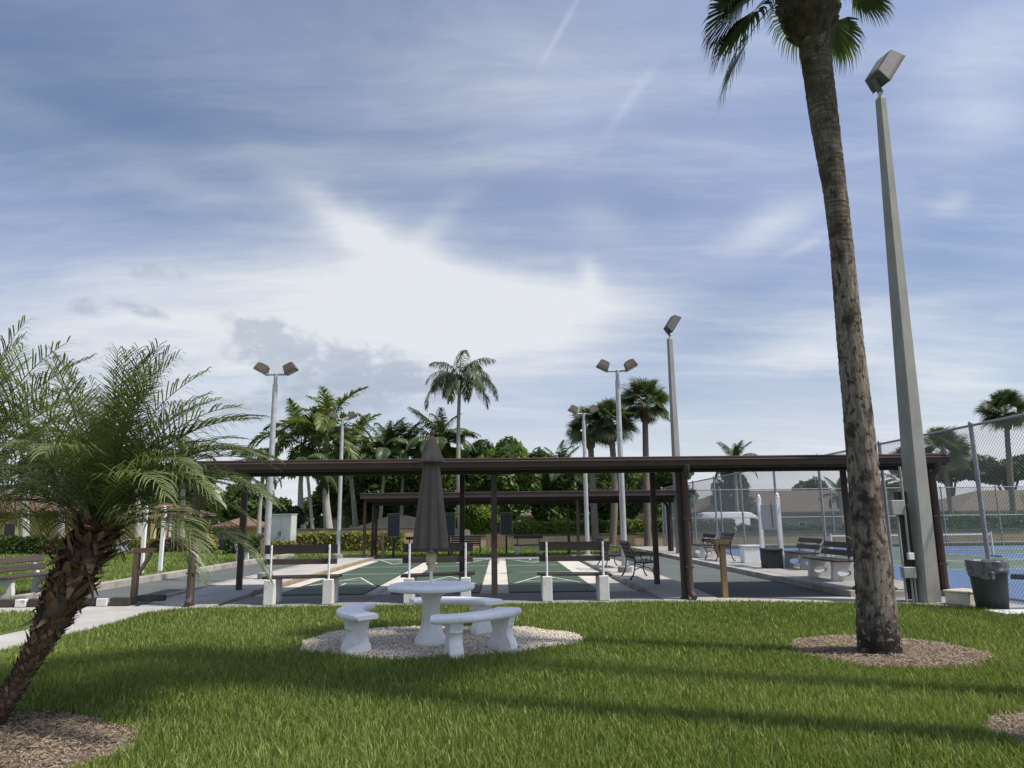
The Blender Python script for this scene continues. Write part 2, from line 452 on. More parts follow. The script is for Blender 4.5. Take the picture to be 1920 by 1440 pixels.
m_gwire = MAT('green coated wire', (0.09, 0.16, 0.135), (0.08, 0.14, 0.12), 3, 0.6)
m_cpole = MAT('pole concrete', (0.31, 0.30, 0.265), (0.25, 0.243, 0.217), 3, 0.9, bump=0.4, bscale=45, c3=(0.15, 0.145, 0.13), s3=2.2, t3=(0.56, 0.8), a3=0.6, stretch=(1, 1, .5))
m_lamp = MAT('bronze lamp housing', (0.15, 0.115, 0.09), (0.115, 0.09, 0.072), 6, 0.55, objvar=0.15)
m_lampgrey = MAT('grey lamp housing', (0.12, 0.115, 0.11), (0.085, 0.08, 0.077), 6, 0.6, bump=0.2, bscale=15)
m_lens = MAT('lamp lens', (0.30, 0.31, 0.32), None, 3, 0.15)
m_black = MAT('black plastic', (0.018, 0.018, 0.019), (0.026, 0.026, 0.027), 5, 0.5)
m_umb = MAT('taupe canvas', (0.15, 0.118, 0.094), (0.12, 0.095, 0.077), 4, 0.9, bump=0.25, bscale=300, bdist=0.002)
m_foam = MAT('cream plastic hub', (0.60, 0.50, 0.33), (0.48, 0.39, 0.25), 9, 0.7, bump=0.3, bscale=40)
m_pine = MAT('treated pine', (0.34, 0.225, 0.105), (0.25, 0.165, 0.078), 5, 0.75, bump=0.25, bscale=25, stretch=(6, 6, 0.8), c3=(0.17, 0.10, 0.045), s3=3, t3=(0.6, 0.75), a3=0.7)
m_pine2 = MAT('weathered timber', (0.25, 0.165, 0.10), (0.18, 0.12, 0.075), 5, 0.8, bump=0.25, bscale=25, stretch=(6, 6, 0.8))
m_cream = MAT('cream box paint', (0.62, 0.56, 0.44), (0.52, 0.47, 0.36), 4, 0.7, bump=0.2, bscale=30, c3=(0.33, 0.24, 0.15), s3=5, t3=(0.62, 0.8), a3=0.6)
m_bin = MAT('dark green bin plastic', (0.030, 0.042, 0.038), (0.04, 0.052, 0.048), 4, 0.55, c3=(0.07, 0.075, 0.07), s3=2, t3=(.55, .8), a3=.5)
m_bag = MAT('clear bin liner', (0.20, 0.20, 0.21), (0.10, 0.10, 0.105), 16, 0.22, bump=0.8, bscale=22)
m_panel = MAT('scoreboard face', (0.018, 0.026, 0.035), (0.025, 0.034, 0.045), 5, 0.4)
m_panel_ln = MAT('scoreboard line', (0.11, 0.135, 0.16), None, 5, 0.6)
m_red = MAT('red paint', (0.42, 0.045, 0.03), (0.33, 0.04, 0.03), 6, 0.6)
m_green = MAT('green paint', (0.05, 0.24, 0.09), None, 6, 0.6)
m_signgrey = MAT('sign board', (0.45, 0.45, 0.46), (0.38, 0.38, 0.40), 3, 0.6)
m_ebox = MAT('grey electrical box', (0.36, 0.36, 0.33), (0.29, 0.29, 0.265), 6, 0.55)
m_cab = MAT('cabinet paint', (0.50, 0.52, 0.46), (0.44, 0.46, 0.41), 3, 0.6)
m_tanwall = MAT('tan stucco', (0.47, 0.36, 0.22), (0.40, 0.305, 0.185), 1.2, 0.92, bump=0.3, bscale=30, c3=(0.28, 0.215, 0.14), s3=0.6, t3=(.55, .8), a3=.6, world=True)
m_cap = MAT('brown coping', (0.10, 0.072, 0.055), (0.075, 0.055, 0.043), 2, 0.8, world=True)
m_yellow = MAT('yellow stucco', (0.56, 0.43, 0.19), (0.50, 0.38, 0.165), 0.8, 0.9, world=True)
m_tile = MAT('terracotta tile', (0.20, 0.115, 0.074), (0.14, 0.082, 0.055), 3.5, 0.85, objvar=0.15, world=True)
m_shingle = MAT('brown shingle', (0.15, 0.112, 0.085), (0.115, 0.086, 0.066), 2.5, 0.95, bump=0.5, bscale=14, world=True, objvar=0.12)
m_housewall = MAT('beige house wall', (0.33, 0.28, 0.22), (0.28, 0.235, 0.185), 1, 0.9, world=True)
m_glass = MAT('dark window', (0.02, 0.025, 0.03), (0.035, 0.04, 0.045), 2, 0.12, spec=0.6)
m_tyre = MAT('tyre rubber', (0.015, 0.015, 0.015), None, 5, 0.8)
m_rim = MAT('alloy rim', (0.4, 0.4, 0.41), None, 5, 0.35, metal=0.7)
m_silver = MAT('silver car paint', (0.52, 0.56, 0.66), (0.50, 0.54, 0.64), 2, 0.25, metal=0.2)
m_darkcar = MAT('dark blue car paint', (0.018, 0.024, 0.04), (0.022, 0.028, 0.045), 2, 0.25)
m_vanwhite = MAT('white van paint', (0.76, 0.78, 0.80), (0.73, 0.75, 0.77), 2, 0.35)
m_net = MAT('net black', (0.03, 0.03, 0.03), None, 4, 0.8)
# ------------------------------------------------------------------ ground and paving
def sstep(a, b, x):
    t = np.clip((x - a) / (b - a), 0, 1); return t * t * (3 - 2 * t)
def terr(x, y):
    return -1.0 * sstep(44, 57, y)
def terrain():
    xs = np.concatenate([np.linspace(-900, -60, 8), np.linspace(-50, 5, 12), [8.7, 8.85], np.linspace(10, 40, 7), [46.05, 46.2], np.linspace(50, 60, 3), np.linspace(80, 900, 8)])
    ys = np.concatenate([np.linspace(-300, -10, 6), [0, 5.8, 5.95, 10, 15, 20, 25, 30, 35, 39.95, 40.1], np.linspace(43, 60, 18), np.linspace(70, 200, 8), np.linspace(300, 2500, 6)])
    X, Y = np.meshgrid(xs, ys); Z = terr(X, Y) - 0.03 - .3 * ((X > 8.8) & (X < 46.1) & (Y > 5.9) & (Y < 40))
    V = np.stack([X.ravel(), Y.ravel(), Z.ravel()], 1)
    nx = len(xs); F = []
    for j in range(len(ys) - 1):
        for i in range(nx - 1):
            F.append((j * nx + i, j * nx + i + 1, (j + 1) * nx + i + 1, (j + 1) * nx + i))
    tag(np_mesh('lawn_ground', V, np.array(F), m_soil, smooth=True), kind='structure')
terrain()
def sheet(name, poly, z0, z1, mat, parent=None):
    return struct(name, MB().prism([tuple(p[:2]) for p in poly], z0, z1), mat, parent)
def rect(x0, x1, y0, y1): return [(x0, y0), (x1, y0), (x1, y1), (x0, y1)]

# slab of the shuffleboard courts, cut into bays by recessed joints
bays = [-5.28, -2.66, -0.16, 3.05]
slab = sheet('court_slab', rect(-5.28, 3.05, 13.95, 31.6), -0.2, -0.012, m_conc_dk)
for i in range(3):
    sheet('slab_bay', rect(bays[i] + 0.008, bays[i + 1] - 0.008, 13.86, 15.74), -0.15, 0.0, m_conc_dk, slab)
    sheet('slab_bay', rect(bays[i] + 0.008, bays[i + 1] - 0.008, 29.36, 31.5), -0.15, 0.012, m_conc_dk, slab)
COURTS = [(-4.80, -2.95), (-2.36, -0.48), (0.17, 2.06)]
gut = [(-5.26, -4.815), (-2.935, -2.375), (-0.465, 0.155), (2.075, 2.89)]
for a, b in gut:
    g = sheet('gutter', rect(a, b, 15.78, 29.34), -0.15, -0.004, m_gutter, slab)
    if -3.5 < a < 1:                               # the scorer's tick marks across the gutter
        for k in range(9):
            for y in (16.2 + 0.22 * k, 26.4 + 0.28 * k):
                sheet('tick_mark', rect((a + b) / 2 - 0.07, (a + b) / 2 + 0.07, y, y + 0.035), -0.003, 0.0, m_black, g)
for a, b in COURTS:
    c = sheet('shuffleboard_lane', rect(a, b, 15.76, 29.34), -0.15, 0.022, m_court)
    lm = MB(); w = 0.022; zl0, zl1 = 0.0225, 0.0255
    mid = (a + b) / 2
    def seg(x0, y0, x1, y1, nm='painted_line'):
        d = Vector((x1 - x0, y1 - y0, 0)); n = Vector((-d.y, d.x, 0)).normalized() * w
        q = [(x0 + n.x, y0 + n.y), (x1 + n.x, y1 + n.y), (x1 - n.x, y1 - n.y), (x0 - n.x, y0 - n.y)]
        o = obj(nm, MB().prism(q, zl0, zl1), m_line, c)
    for base, sgn in ((17.45, 1), (29.22, -1)):
        seg(a + .03, base, b - .03, base)
        seg(a + .03, base + .03 * sgn, mid, base + 2.85 * sgn); seg(b - .03, base + .03 * sgn, mid, base + 2.85 * sgn)
        for f in (0.36, 0.68):
            hw = (b - a) / 2 * (1 - f) - .03; seg(mid - hw, base + 2.85 * f * sgn, mid + hw, base + 2.85 * f * sgn)
        seg(mid, base + .04 * sgn, mid, base + 2.85 * .34 * sgn)
    seg(a + .03, 21.6, b - .03, 21.6); seg(a + .03, 24.9, b - .03, 24.9)

# raised side walks with kerbs
def sloped_walk(name, x0, x1, y0, y1, y2, z0, z1):
    P = [(x0, y0, z0), (x1, y0, z0), (x0, y1, z1), (x1, y1, z1), (x0, y2, z1), (x1, y2, z1)]
    Q = [(x, y, -.2) for x, y, z in P]
    return struct(name, MB().add(P + Q, [(0, 1, 3, 2), (2, 3, 5, 4), (6, 8, 9, 7), (8, 10, 11, 9), (0, 2, 8, 6), (2, 4, 10, 8), (1, 7, 9, 3), (3, 9, 11, 5), (0, 6, 7, 1), (4, 5, 11, 10)]), m_conc)
lw = sloped_walk('side_walk', -6.88, -5.42, 14.15, 17.5, 31.6, 0.0, 0.07)
sheet('kerb', rect(-7.02, -6.885, 15.0, 31.6), -0.2, 0.085, m_kerb, lw)
for k in range(5):
    sheet('timber_edge', rect(-5.415, -5.29, 16.2 + k * 3.0, 16.2 + k * 3.0 + 2.97), -0.15, 0.082 + 0.004 * (k % 2), m_timber_kerb, lw)
def sloped_walk(name, x0, x1, y0, y1, y2, z0, z1):
    P = [(x0, y0, z0), (x1, y0, z0), (x0, y1, z1), (x1, y1, z1), (x0, y2, z1), (x1, y2, z1)]
    Q = [(x, y, -.2) for x, y, z in P]
    return struct(name, MB().add(P + Q, [(0, 1, 3, 2), (2, 3, 5, 4), (6, 8, 9, 7), (8, 10, 11, 9), (0, 2, 8, 6), (2, 4, 10, 8), (1, 7, 9, 3), (3, 9, 11, 5), (0, 6, 7, 1), (4, 5, 11, 10)]), m_conc)
mw = sloped_walk('bench_walk', 3.06, 4.13, 13.9, 17.0, 31.6, 0.002, 0.07)
for k in range(6):
    sheet('kerb', rect(2.92, 3.055, 16.0 + k * 2.6, 16.0 + k * 2.6 + 2.58), -0.2, 0.085, m_kerb, mw)
sheet('front_apron', [(-5.7, 13.72), (2.9, 13.74), (4.5, 13.55), (7.08, 12.9), (7.95, 12.15), (8.86, 12.2), (8.86, 14.0), (4.14, 14.25), (4.14, 13.88), (-5.42, 13.84)], -0.2, 0.001, m_conc)
rw = sheet('fence_walk', rect(6.82, 8.86, 14.02, 38.5), -0.2, 0.10, m_conc)
for k in range(9):
    sheet('kerb', rect(6.66, 6.815, 14.05 + k * 2.7, 14.05 + k * 2.7 + 2.68), -0.2, 0.112, m_kerb, rw)
sheet('bocce_lane', rect(4.14, 6.66, 14.26, 31.6), -0.2, -0.01, m_lane)
sheet('bocce_lane', rect(-9.52, -7.03, 14.45, 34.0), -0.2, -0.01, m_lane)
lk = sheet('kerb', [(-9.8, 15.0), (-9.53, 15.0), (-9.53, 34.0), (-9.8, 34.0)], -0.2, 0.13, m_kerb)
lk.name = 'lane_kerb'
for k in range(9):
    sheet('kerb_block', rect(-9.815, -9.525, 15.05 + k * 2.1, 15.05 + k * 2.1 + 2.075), -0.1, 0.142, m_kerb, lk)
# path on the left: strip along the lanes and the walk that comes towards the camera
path = sheet('path', [G(-260, 1285), G(0, 1219.5), G(114, 1192.5), G(217, 1167), G(271, 1149), (-5.75, 13.72), (-5.43, 13.86), (-5.43, 14.14), (-7.0, 14.14), (-7.0, 14.4), (-24, 14.4), (-24, 8)], -0.2, -0.004, m_conc)
patch_poly = [(-24, 13.45), G(76, 1149)[:2], G(95, 1158)[:2], G(72, 1172)[:2], G(60, 1178)[:2], G(0, 1191)[:2], (-8.6, 8.2), (-24, 8.0)]
sheet('grass_patch', patch_poly, -0.1, 0.012, m_soil)
# low sleepers with white spacer blocks closing the left lane
sl = thing('sleeper_barrier', 'low dark timber sleepers with white spacer blocks across the end of the left lane', 'barrier', (0, 0, 0))
for x0, x1 in ((-12.2, -9.25), (-9.0, -7.75), (-7.45, -7.08)):
    obj('sleeper', MB().box(((x0 + x1) / 2, 14.28, 0.075), (x1 - x0, 0.12, 0.15), 0.012), m_sleeper, sl)
for x in (-9.125, -7.6):
    obj('spacer_block', MB().box((x, 14.28, 0.07), (0.20, 0.16, 0.14), 0.01), m_wblock, sl)
obj('sleeper', MB().box((-6.75, 14.42, 0.12), (0.5, 0.14, 0.11), 0.012), m_sleeper, sl)

# pickleball courts behind the fence
sheet('court_apron', rect(8.87, 46, 6.0, 39.9), -0.3, -0.13, m_blue)
for i in range(3):
    x0 = 13.45 + i * 8.7; x1 = x0 + 6.1; y0, y1 = 22.5, 35.9; ym = 29.2
    c = sheet('pickleball_court', rect(x0, x1, y0, y1), -0.2, -0.124, m_cgreen)
    xm = (x0 + x1) / 2
    for (a, b, e, f) in ((x0, x1, y0, y0 + .06), (x0, x1, y1 - .06, y1), (x0, x0 + .05, y0 + .07, y1 - .07), (x1 - .05, x1, y0 + .07, y1 - .07),
                         (x0 + .06, x1 - .06, ym - 2.16, ym - 2.10), (x0 + .06, x1 - .06, ym + 2.10, ym + 2.16), (xm - .025, xm + .025, y0 + .07, ym - 2.17), (xm - .025, xm + .025, ym + 2.17, y1 - .07)):
        obj('painted_line', MB().prism(rect(a, b, e, f), -0.1235, -0.12), m_line, c)
# drive beyond the left lawn
V = []; Fq = []
for i, y in enumerate(np.linspace(50, 72, 12)):
    V += [(-90, y, float(terr(0, y)) - 0.015), (-12.5, y, float(terr(0, y)) - 0.015)]
    if i: Fq.append((2 * i - 2, 2 * i - 1, 2 * i + 1, 2 * i))
struct('road', MB().add(V, Fq), m_road)
V = []; Fq = []
for i, y in enumerate(np.linspace(50, 72, 12)):
    V += [(10.5, y, float(terr(0, y)) - 0.015), (60, y, float(terr(0, y)) - 0.015)]
    if i: Fq.append((2 * i - 2, 2 * i - 1, 2 * i + 1, 2 * i))
struct('road', MB().add(V, Fq), m_road)

# ------------------------------------------------------------------ lawn, gravel, mulch
RNG = np.random.default_rng(7)
BEDS = [(-0.85, 9.75, 1.82, 1.28), (4.35, 8.5, 1.02, 1.06), (-3.9, 5.3, 1.32, 0.98), (4.55, 5.15, 1.12, 0.95)]
def wob(cx, cy, x, y, seed):
    th = np.arctan2(y - cy, x - cx)
    return 1 + 0.04 * np.sin(3 * th + seed) + 0.03 * np.sin(7 * th + 2 * seed) + 0.02 * np.sin(13 * th + 5 * seed)
def in_bed(x, y, grow=0.0):
    m = np.zeros(len(x), bool)
    for i, (cx, cy, rx, ry) in enumerate(BEDS):
        q = np.hypot((x - cx) / (rx + grow), (y - cy) / (ry + grow)) / wob(cx, cy, x, y, i + 1.0)
        m |= q < 1 + RNG.normal(0, .018, len(x))
    return m
def in_poly(poly, x, y):
    r = np.zeros(len(x), bool); n = len(poly); j = n - 1
    for i in range(n):
        xi, yi = poly[i][0], poly[i][1]; xj, yj = poly[j][0], poly[j][1]
        c = ((yi > y) != (yj > y)) & (x < (xj - xi) * (y - yi) / (yj - yi + 1e-12) + xi)
        r ^= c; j = i
    return r
main_lawn = [G(-300, 1300)[:2] * 1.0, G(0, 1221)[:2], G(114, 1194)[:2], G(217, 1168.5)[:2], G(271, 1150.5)[:2], (-5.75, 13.66), (2.9, 13.68), (4.5, 13.5), (7.06, 12.85), (7.9, 12.1), (8.1, 9.0), (7.5, 3.0), (-7.0, 3.0)]
def blades(xy, hgt, wid, zb=-0.02, lean=0.55):
    n = len(xy); th = RNG.uniform(0, 2 * PI, n); ph = RNG.uniform(0, 2 * PI, n)
    h = hgt * (0.5 + 0.95 * RNG.beta(1.6, 2.4, n) * 1.4); w = wid * RNG.uniform(0.7, 1.45, n)
    ln = h * lean * RNG.uniform(0.1, 1.3, n)
    dx, dy = np.cos(th) * w / 2, np.sin(th) * w / 2
    lx, ly = np.cos(ph) * ln, np.sin(ph) * ln
    x, y = xy[:, 0], xy[:, 1]; z = np.full(n, zb)
    P = [np.stack([x - dx, y - dy, z], 1), np.stack([x + dx, y + dy, z], 1),
         np.stack([x + lx * .4 + dx * .85, y + ly * .4 + dy * .85, z + h * .58], 1), np.stack([x + lx * .4 - dx * .85, y + ly * .4 - dy * .85, z + h * .58], 1),
         np.stack([x + lx, y + ly, z + h * .98], 1)]
    V = np.stack(P, 1).reshape(-1, 3)
    b = np.arange(n)[:, None] * 5
    F = np.concatenate([b + np.array([[0, 1, 2]]), b + np.array([[0, 2, 3]]), b + np.array([[3, 2, 4]])], 0)
    r = RNG.beta(1.1, 1.7, n)
    # broad, soft drifts of lighter and darker turf
    r = np.clip(r + 0.16 * np.sin(x * 0.9 + 1.3 * np.sin(y * 0.7)) * np.sin(y * 1.1 + x * .35), 0, 1)
    # odd dry straw-coloured blades and pale clippings
    r = np.where(RNG.random(n) < .035, 1.0, r)
    return V, F, np.repeat(r, 5)
def scatter(x0, x1, y0, y1, dens):
    n = int((x1 - x0) * (y1 - y0) * dens)
    return np.stack([RNG.uniform(x0, x1, n), RNG.uniform(y0, y1, n)], 1)
def lawn(name, label, parts):
    Vs, Fs, Rs, o = [], [], [], 0
    for V, F, R in parts:
        Vs.append(V); Fs.append(F + o); Rs.append(R); o += len(V)
    return tag(np_mesh(name, np.concatenate(Vs), np.concatenate(Fs), m_grass, np.concatenate(Rs)), label, 'grass', kind='stuff')
pp = []
for (y0, y1, dens, h, w, hx) in ((4.2, 6.2, 5200, 0.064, 0.0070, 5.4), (6.2, 8.2, 4200, 0.062, 0.0075, 6.4), (8.2, 10.6, 2800, 0.060, 0.009, 8.4), (10.6, 13.8, 1800, 0.058, 0.011, 9)):
    xy = scatter(-hx, hx, y0, y1, dens)
    k = in_poly(main_lawn, xy[:, 0], xy[:, 1]) & ~in_bed(xy[:, 0], xy[:, 1])
    # keep what the wedge in front of the camera and a step to either side can see
    k &= np.abs(xy[:, 0]) < xy[:, 1] * 0.74 + 1.6
    pp.append(blades(xy[k], h, w))
lawn('lawn_grass', 'clipped green lawn grass in front of the shuffleboard courts', pp)
pp = []
xy = scatter(-12, -6.5, 10, 13.6, 1500); xy = xy[in_poly(patch_poly, xy[:, 0], xy[:, 1])]; pp.append(blades(xy, 0.075, 0.012))
lawn('path_grass', 'small wedge of grass between the two concrete paths', pp)
pp = []
xy = scatter(-24, -9.85, 15.2, 26, 420); xy = xy[xy[:, 0] > -0.72 * xy[:, 1] - 2]; pp.append(blades(xy, 0.08, 0.022))
xy = scatter(-31, -9.85, 26, 41, 110); xy = xy[xy[:, 0] > -0.72 * xy[:, 1] - 2]; pp.append(blades(xy, 0.09, 0.04))
xy = scatter(-9.4, 8.0, 31.9, 41.4, 110); pp.append(blades(xy, 0.09, 0.04))
lawn('far_lawn_grass', 'mown grass beyond the courts and along the left lane', pp)

def bed_ground(name, i, z, mat):
    cx, cy, rx, ry = BEDS[i]; pts = []
    for k in range(64):
        t = 2 * PI * k / 64
        s = float(wob(0, 0, np.array([math.cos(t) * rx]), np.array([math.sin(t) * ry]), i + 1.0)[0])
        pts.append((cx + math.cos(t) * rx * s * 1.01, cy + math.sin(t) * ry * s * 1.01))
    dome = 0.045 if name == 'mulch_bed' else 0.0
    V = [(cx, cy, z + dome)]; F = []
    for j, f in enumerate((.35, .7, 1.0)):
        V += [(cx + (x - cx) * f, cy + (y - cy) * f, z + dome * (1 - f * f)) for x, y in pts]
        for k in range(64):
            k2 = (k + 1) % 64
            F.append((0, 1 + k, 1 + k2) if j == 0 else (1 + (j - 1) * 64 + k, 1 + j * 64 + k, 1 + j * 64 + k2, 1 + (j - 1) * 64 + k2))
    return struct(name, MB().add(V, F), mat)
m_gravbase = MAT('gravel base', (0.44, 0.38, 0.31), (0.28, 0.24, 0.2), 40, 0.95, bump=1.0, bscale=60, world=True)
m_mulchbase = MAT('mulch base', (0.13, 0.095, 0.07), (0.07, 0.05, 0.04), 12, 0.95, bump=1.0, bscale=50, world=True)
m_stone = LEAF('pebble', (0.42, 0.345, 0.26), (0.76, 0.68, 0.56), 0.0, 0.85, objvar=0.0)
m_chip = LEAF('mulch chip', (0.085, 0.063, 0.045), (0.38, 0.295, 0.20), 0.0, 0.9, objvar=0.0)
bed_ground('gravel_bed', 0, -0.014, m_gravbase)
bed_ground('mulch_bed', 1, -0.012, m_mulchbase)
bed_ground('mulch_bed', 2, -0.012, m_mulchbase)
bed_ground('mulch_bed', 3, -0.012, m_mulchbase)
def stones(n, i):
    cx, cy, rx, ry = BEDS[i]
    xy = np.stack([RNG.uniform(cx - rx * 1.1, cx + rx * 1.1, n), RNG.uniform(cy - ry * 1.1, cy + ry * 1.1, n)], 1)
    q = np.hypot((xy[:, 0] - cx) / rx, (xy[:, 1] - cy) / ry) / wob(cx, cy, xy[:, 0], xy[:, 1], i + 1.0)
    xy = xy[q < 1.0]; n = len(xy)
    base = np.array([(1, 0, 0), (-1, 0, 0), (0, 1, 0), (0, -1, 0), (0, 0, 1), (0, 0, -1)], float)
    fc = np.array([(0, 2, 4), (2, 1, 4), (1, 3, 4), (3, 0, 4), (2, 0, 5), (1, 2, 5), (3, 1, 5), (0, 3, 5)])
    s = RNG.uniform(0.007, 0.017, (n, 1, 1)) * np.stack([RNG.uniform(.8, 1.5, n), RNG.uniform(.7, 1.1, n), RNG.uniform(.45, .8, n)], 1)[:, None, :]
    V = base[None] * s * (1 + RNG.uniform(-.18, .18, (n, 6, 1)))
    th = RNG.uniform(0, 2 * PI, n); c, sn = np.cos(th)[:, None], np.sin(th)[:, None]
    X = V[:, :, 0] * c - V[:, :, 1] * sn; Y = V[:, :, 0] * sn + V[:, :, 1] * c
    Z = V[:, :, 2] + RNG.uniform(-0.008, 0.006, (n, 1))
    V = np.stack([X + xy[:, :1], Y + xy[:, 1:2], Z], 2).reshape(-1, 3)
    F = (np.arange(n)[:, None, None] * 6 + fc[None]).reshape(-1, 3)
    o = np_mesh('gravel', V, F, m_stone, np.repeat(RNG.beta(2.2, 1.6, n), 6))
    tag(o, 'pale gravel stones in the oval bed under the white table', 'gravel', kind='stuff')
stones(30000, 0)
def mulch(n, i, label):
    cx, cy, rx, ry = BEDS[i]
    xy = np.stack([RNG.uniform(cx - rx * 1.1, cx + rx * 1.1, n), RNG.uniform(cy - ry * 1.1, cy + ry * 1.1, n)], 1)
    q = np.hypot((xy[:, 0] - cx) / rx, (xy[:, 1] - cy) / ry) / wob(cx, cy, xy[:, 0], xy[:, 1], i + 1.0)
    xy = xy[q < 1.03]; n = len(xy)
    L = RNG.uniform(0.012, 0.06, n); Wd = RNG.uniform(0.002, 0.007, n); th = RNG.uniform(0, 2 * PI, n)
    dx, dy = np.cos(th) * L / 2, np.sin(th) * L / 2; nx, ny = -np.sin(th) * Wd / 2, np.cos(th) * Wd / 2
    qq = q[q < 1.03]; z = RNG.uniform(-0.012, 0.012, n) + .045 * np.clip(1 - qq ** 2, 0, 1); tz = RNG.uniform(-0.012, 0.012, n); rz = RNG.uniform(0.0, 0.004, n)
    x, y = xy[:, 0], xy[:, 1]
    V = np.stack([np.stack([x - dx - nx, y - dy - ny, z - tz], 1), np.stack([x + dx - nx, y + dy - ny, z + tz], 1),
                  np.stack([x + dx + nx, y + dy + ny, z + tz + rz], 1), np.stack([x - dx + nx, y - dy + ny, z - tz + rz], 1),
                  np.stack([x, y, z + 0.006], 1)], 1).reshape(-1, 3)
    b = np.arange(n)[:, None] * 5
    F = np.concatenate([b + np.array([q]) for q in ((0, 1, 4), (1, 2, 4), (2, 3, 4), (3, 0, 4))], 0)
    tag(np_mesh('mulch', V, F, m_chip, np.repeat(RNG.beta(1.5, 1.7, n), 5)), label, 'mulch', kind='stuff')
mulch(16000, 1, 'brown bark mulch around the foot of the tall palm trunk')
mulch(16000, 2, 'brown bark mulch around the leaning date palm')
mulch(9000, 3, 'brown bark mulch in the bed at the lawn edge beside the frame')
# ------------------------------------------------------------------ shelters
def shelter(t, x0, x1, yf, yr, zf, zr, posts_f, posts_r, gutter_front, spouts, sy, ovf=.45):
    """flat brown shelter; zf/zr underside of the roof at its front and rear edge"""
    n = max(2, int(round((x1 - x0) / 1.0)))
    for i in range(n):                            # roof panels with standing joints
        a = x0 + (x1 - x0) * i / n + 0.004; b = x0 + (x1 - x0) * (i + 1) / n - 0.004
        m = MB()
        m.add([(a, yf, zf), (b, yf, zf), (b, yr, zr), (a, yr, zr), (a, yf, zf + .05), (b, yf, zf + .05), (b, yr, zr + .05), (a, yr, zr + .05)],
              [(3, 2, 1, 0), (4, 5, 6, 7), (0, 1, 5, 4), (1, 2, 6, 5), (2, 3, 7, 6), (3, 0, 4, 7)])
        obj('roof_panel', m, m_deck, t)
    for y, z, nm in ((yf, zf, 'front_fascia'), (yr, zr, 'rear_fascia')):
        o = -1 if y == yf else 1
        k = 3; L = (x1 - x0 + .06) / k
        for i in range(k):                         # fascia boards butted end to end, with a paler drip edge
            a = x0 - .03 + i * L
            f = obj('fascia_board', MB().box((a + L / 2, y + o * 0.035, z - 0.035), (L - .004, 0.05, 0.19), 0.006), m_brown, t)
            obj('drip_edge', MB().box((a + L / 2, y + o * 0.045, z + 0.08), (L - .004, 0.08, 0.036), 0.006), m_brown_lt, t)
    if gutter_front:
        o = -1 if gutter_front == 'f' else 1
        y, z = (yf, zf) if gutter_front == 'f' else (yr, zr)
        prof = [(y + o * .065, z - .09), (y + o * .065, z + .045), (y + o * .18, z + .045), (y + o * .185, z + .02), (y + o * .165, z - .01), (y + o * .15, z - .09)]
        gs = [x0 - .03, x0 + (x1 - x0) * .31, x0 + (x1 - x0) * .585, x1 + .03]
        for i in range(3):
            g_ = obj('gutter', MB().prism(prof, gs[i] + .003, gs[i + 1] - .003, 'x'), m_brown_lt, t)
            if i: obj('gutter_joint', MB().prism([(a + (.004 if a > y else -.004) * o * (1 if o > 0 else -1), b + (.004 if b > z else -.004)) for a, b in prof], gs[i] - .04, gs[i] + .04, 'x'), m_brown, g_)
    for yp, zz, posts in ((yf + ovf, zf + (zr - zf) * ovf / (yr - yf), posts_f), (yr - .45, zr - (zr - zf) * .45 / (yr - yf), posts_r)):
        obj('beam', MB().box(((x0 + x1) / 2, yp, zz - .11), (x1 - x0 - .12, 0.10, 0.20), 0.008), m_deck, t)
        for x in posts:
            obj('post', MB().box((x, yp, (zz - .212) / 2), (0.115, 0.115, zz - .212), 0.008), m_brown, t)
            obj('post_base', MB().box((x, yp, 0.012), (0.16, 0.15, 0.024), 0.004), m_deck, t)
    for x in [x0 + .06] + list(posts_f) + [x1 - .06]:
        a = (x, yf + .03, zf - .05); b = (x, yr - .03, zr - .05)
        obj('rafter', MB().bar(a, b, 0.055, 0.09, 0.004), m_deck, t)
    for x in spouts:                               # downspout: elbow under the gutter, pipe strapped to the post, kicked-out shoe
        y0, zt = (sy - .06, zf - .09) if gutter_front == 'f' else (sy + .06, zr - .09)
        s = -1 if gutter_front == 'f' else 1
        yg = (yf - .12) if s < 0 else (yr + .12)
        yp = (yf + ovf - .115) if s < 0 else (yr - .45 + .115)
        m = MB().tube([(x, yg, zt + .03), (x, yg, zt - .05), (x, yg * .8 + yp * .2, zt - .12), (x, yp * .8 + yg * .2, zt - .20), (x, yp, zt - .28), (x, yp, .22), (x + .01, yp + s * .02, .12), (x + .03, yp + s * .14, .045)],
                      [.062] * 8, 8, True, twist=PI / 8)
        d = obj('downspout', m, m_brown_lt, t, smooth=True)
        for zz in (0.6, 1.5):
            obj('strap', MB().box((x, yp + .02, zz), (0.16, 0.15, 0.03), 0.004), m_brown, d)
sh1 = thing('shade_shelter', 'long flat brown shade shelter with a gutter, spanning the near end of the courts', 'shelter')
shelter(sh1, -6.25, 8.66, 13.90, 17.15, 2.60, 2.82, [-5.9, -0.14, 3.5, 8.42], [-5.9, -0.9, 3.52, 8.0], 'f', [-5.86, 3.58, 8.47], 14.1, .22)
sh2 = thing('shade_shelter', 'flat brown shade shelter standing at the far end of the courts', 'shelter')
shelter(sh2, -5.8, 8.05, 30.0, 33.0, 2.60, 2.42, [-5.7, 3.2, 7.92], [-5.72, 3.0, 7.6], 'r', [-5.6, 7.5], 32.6)

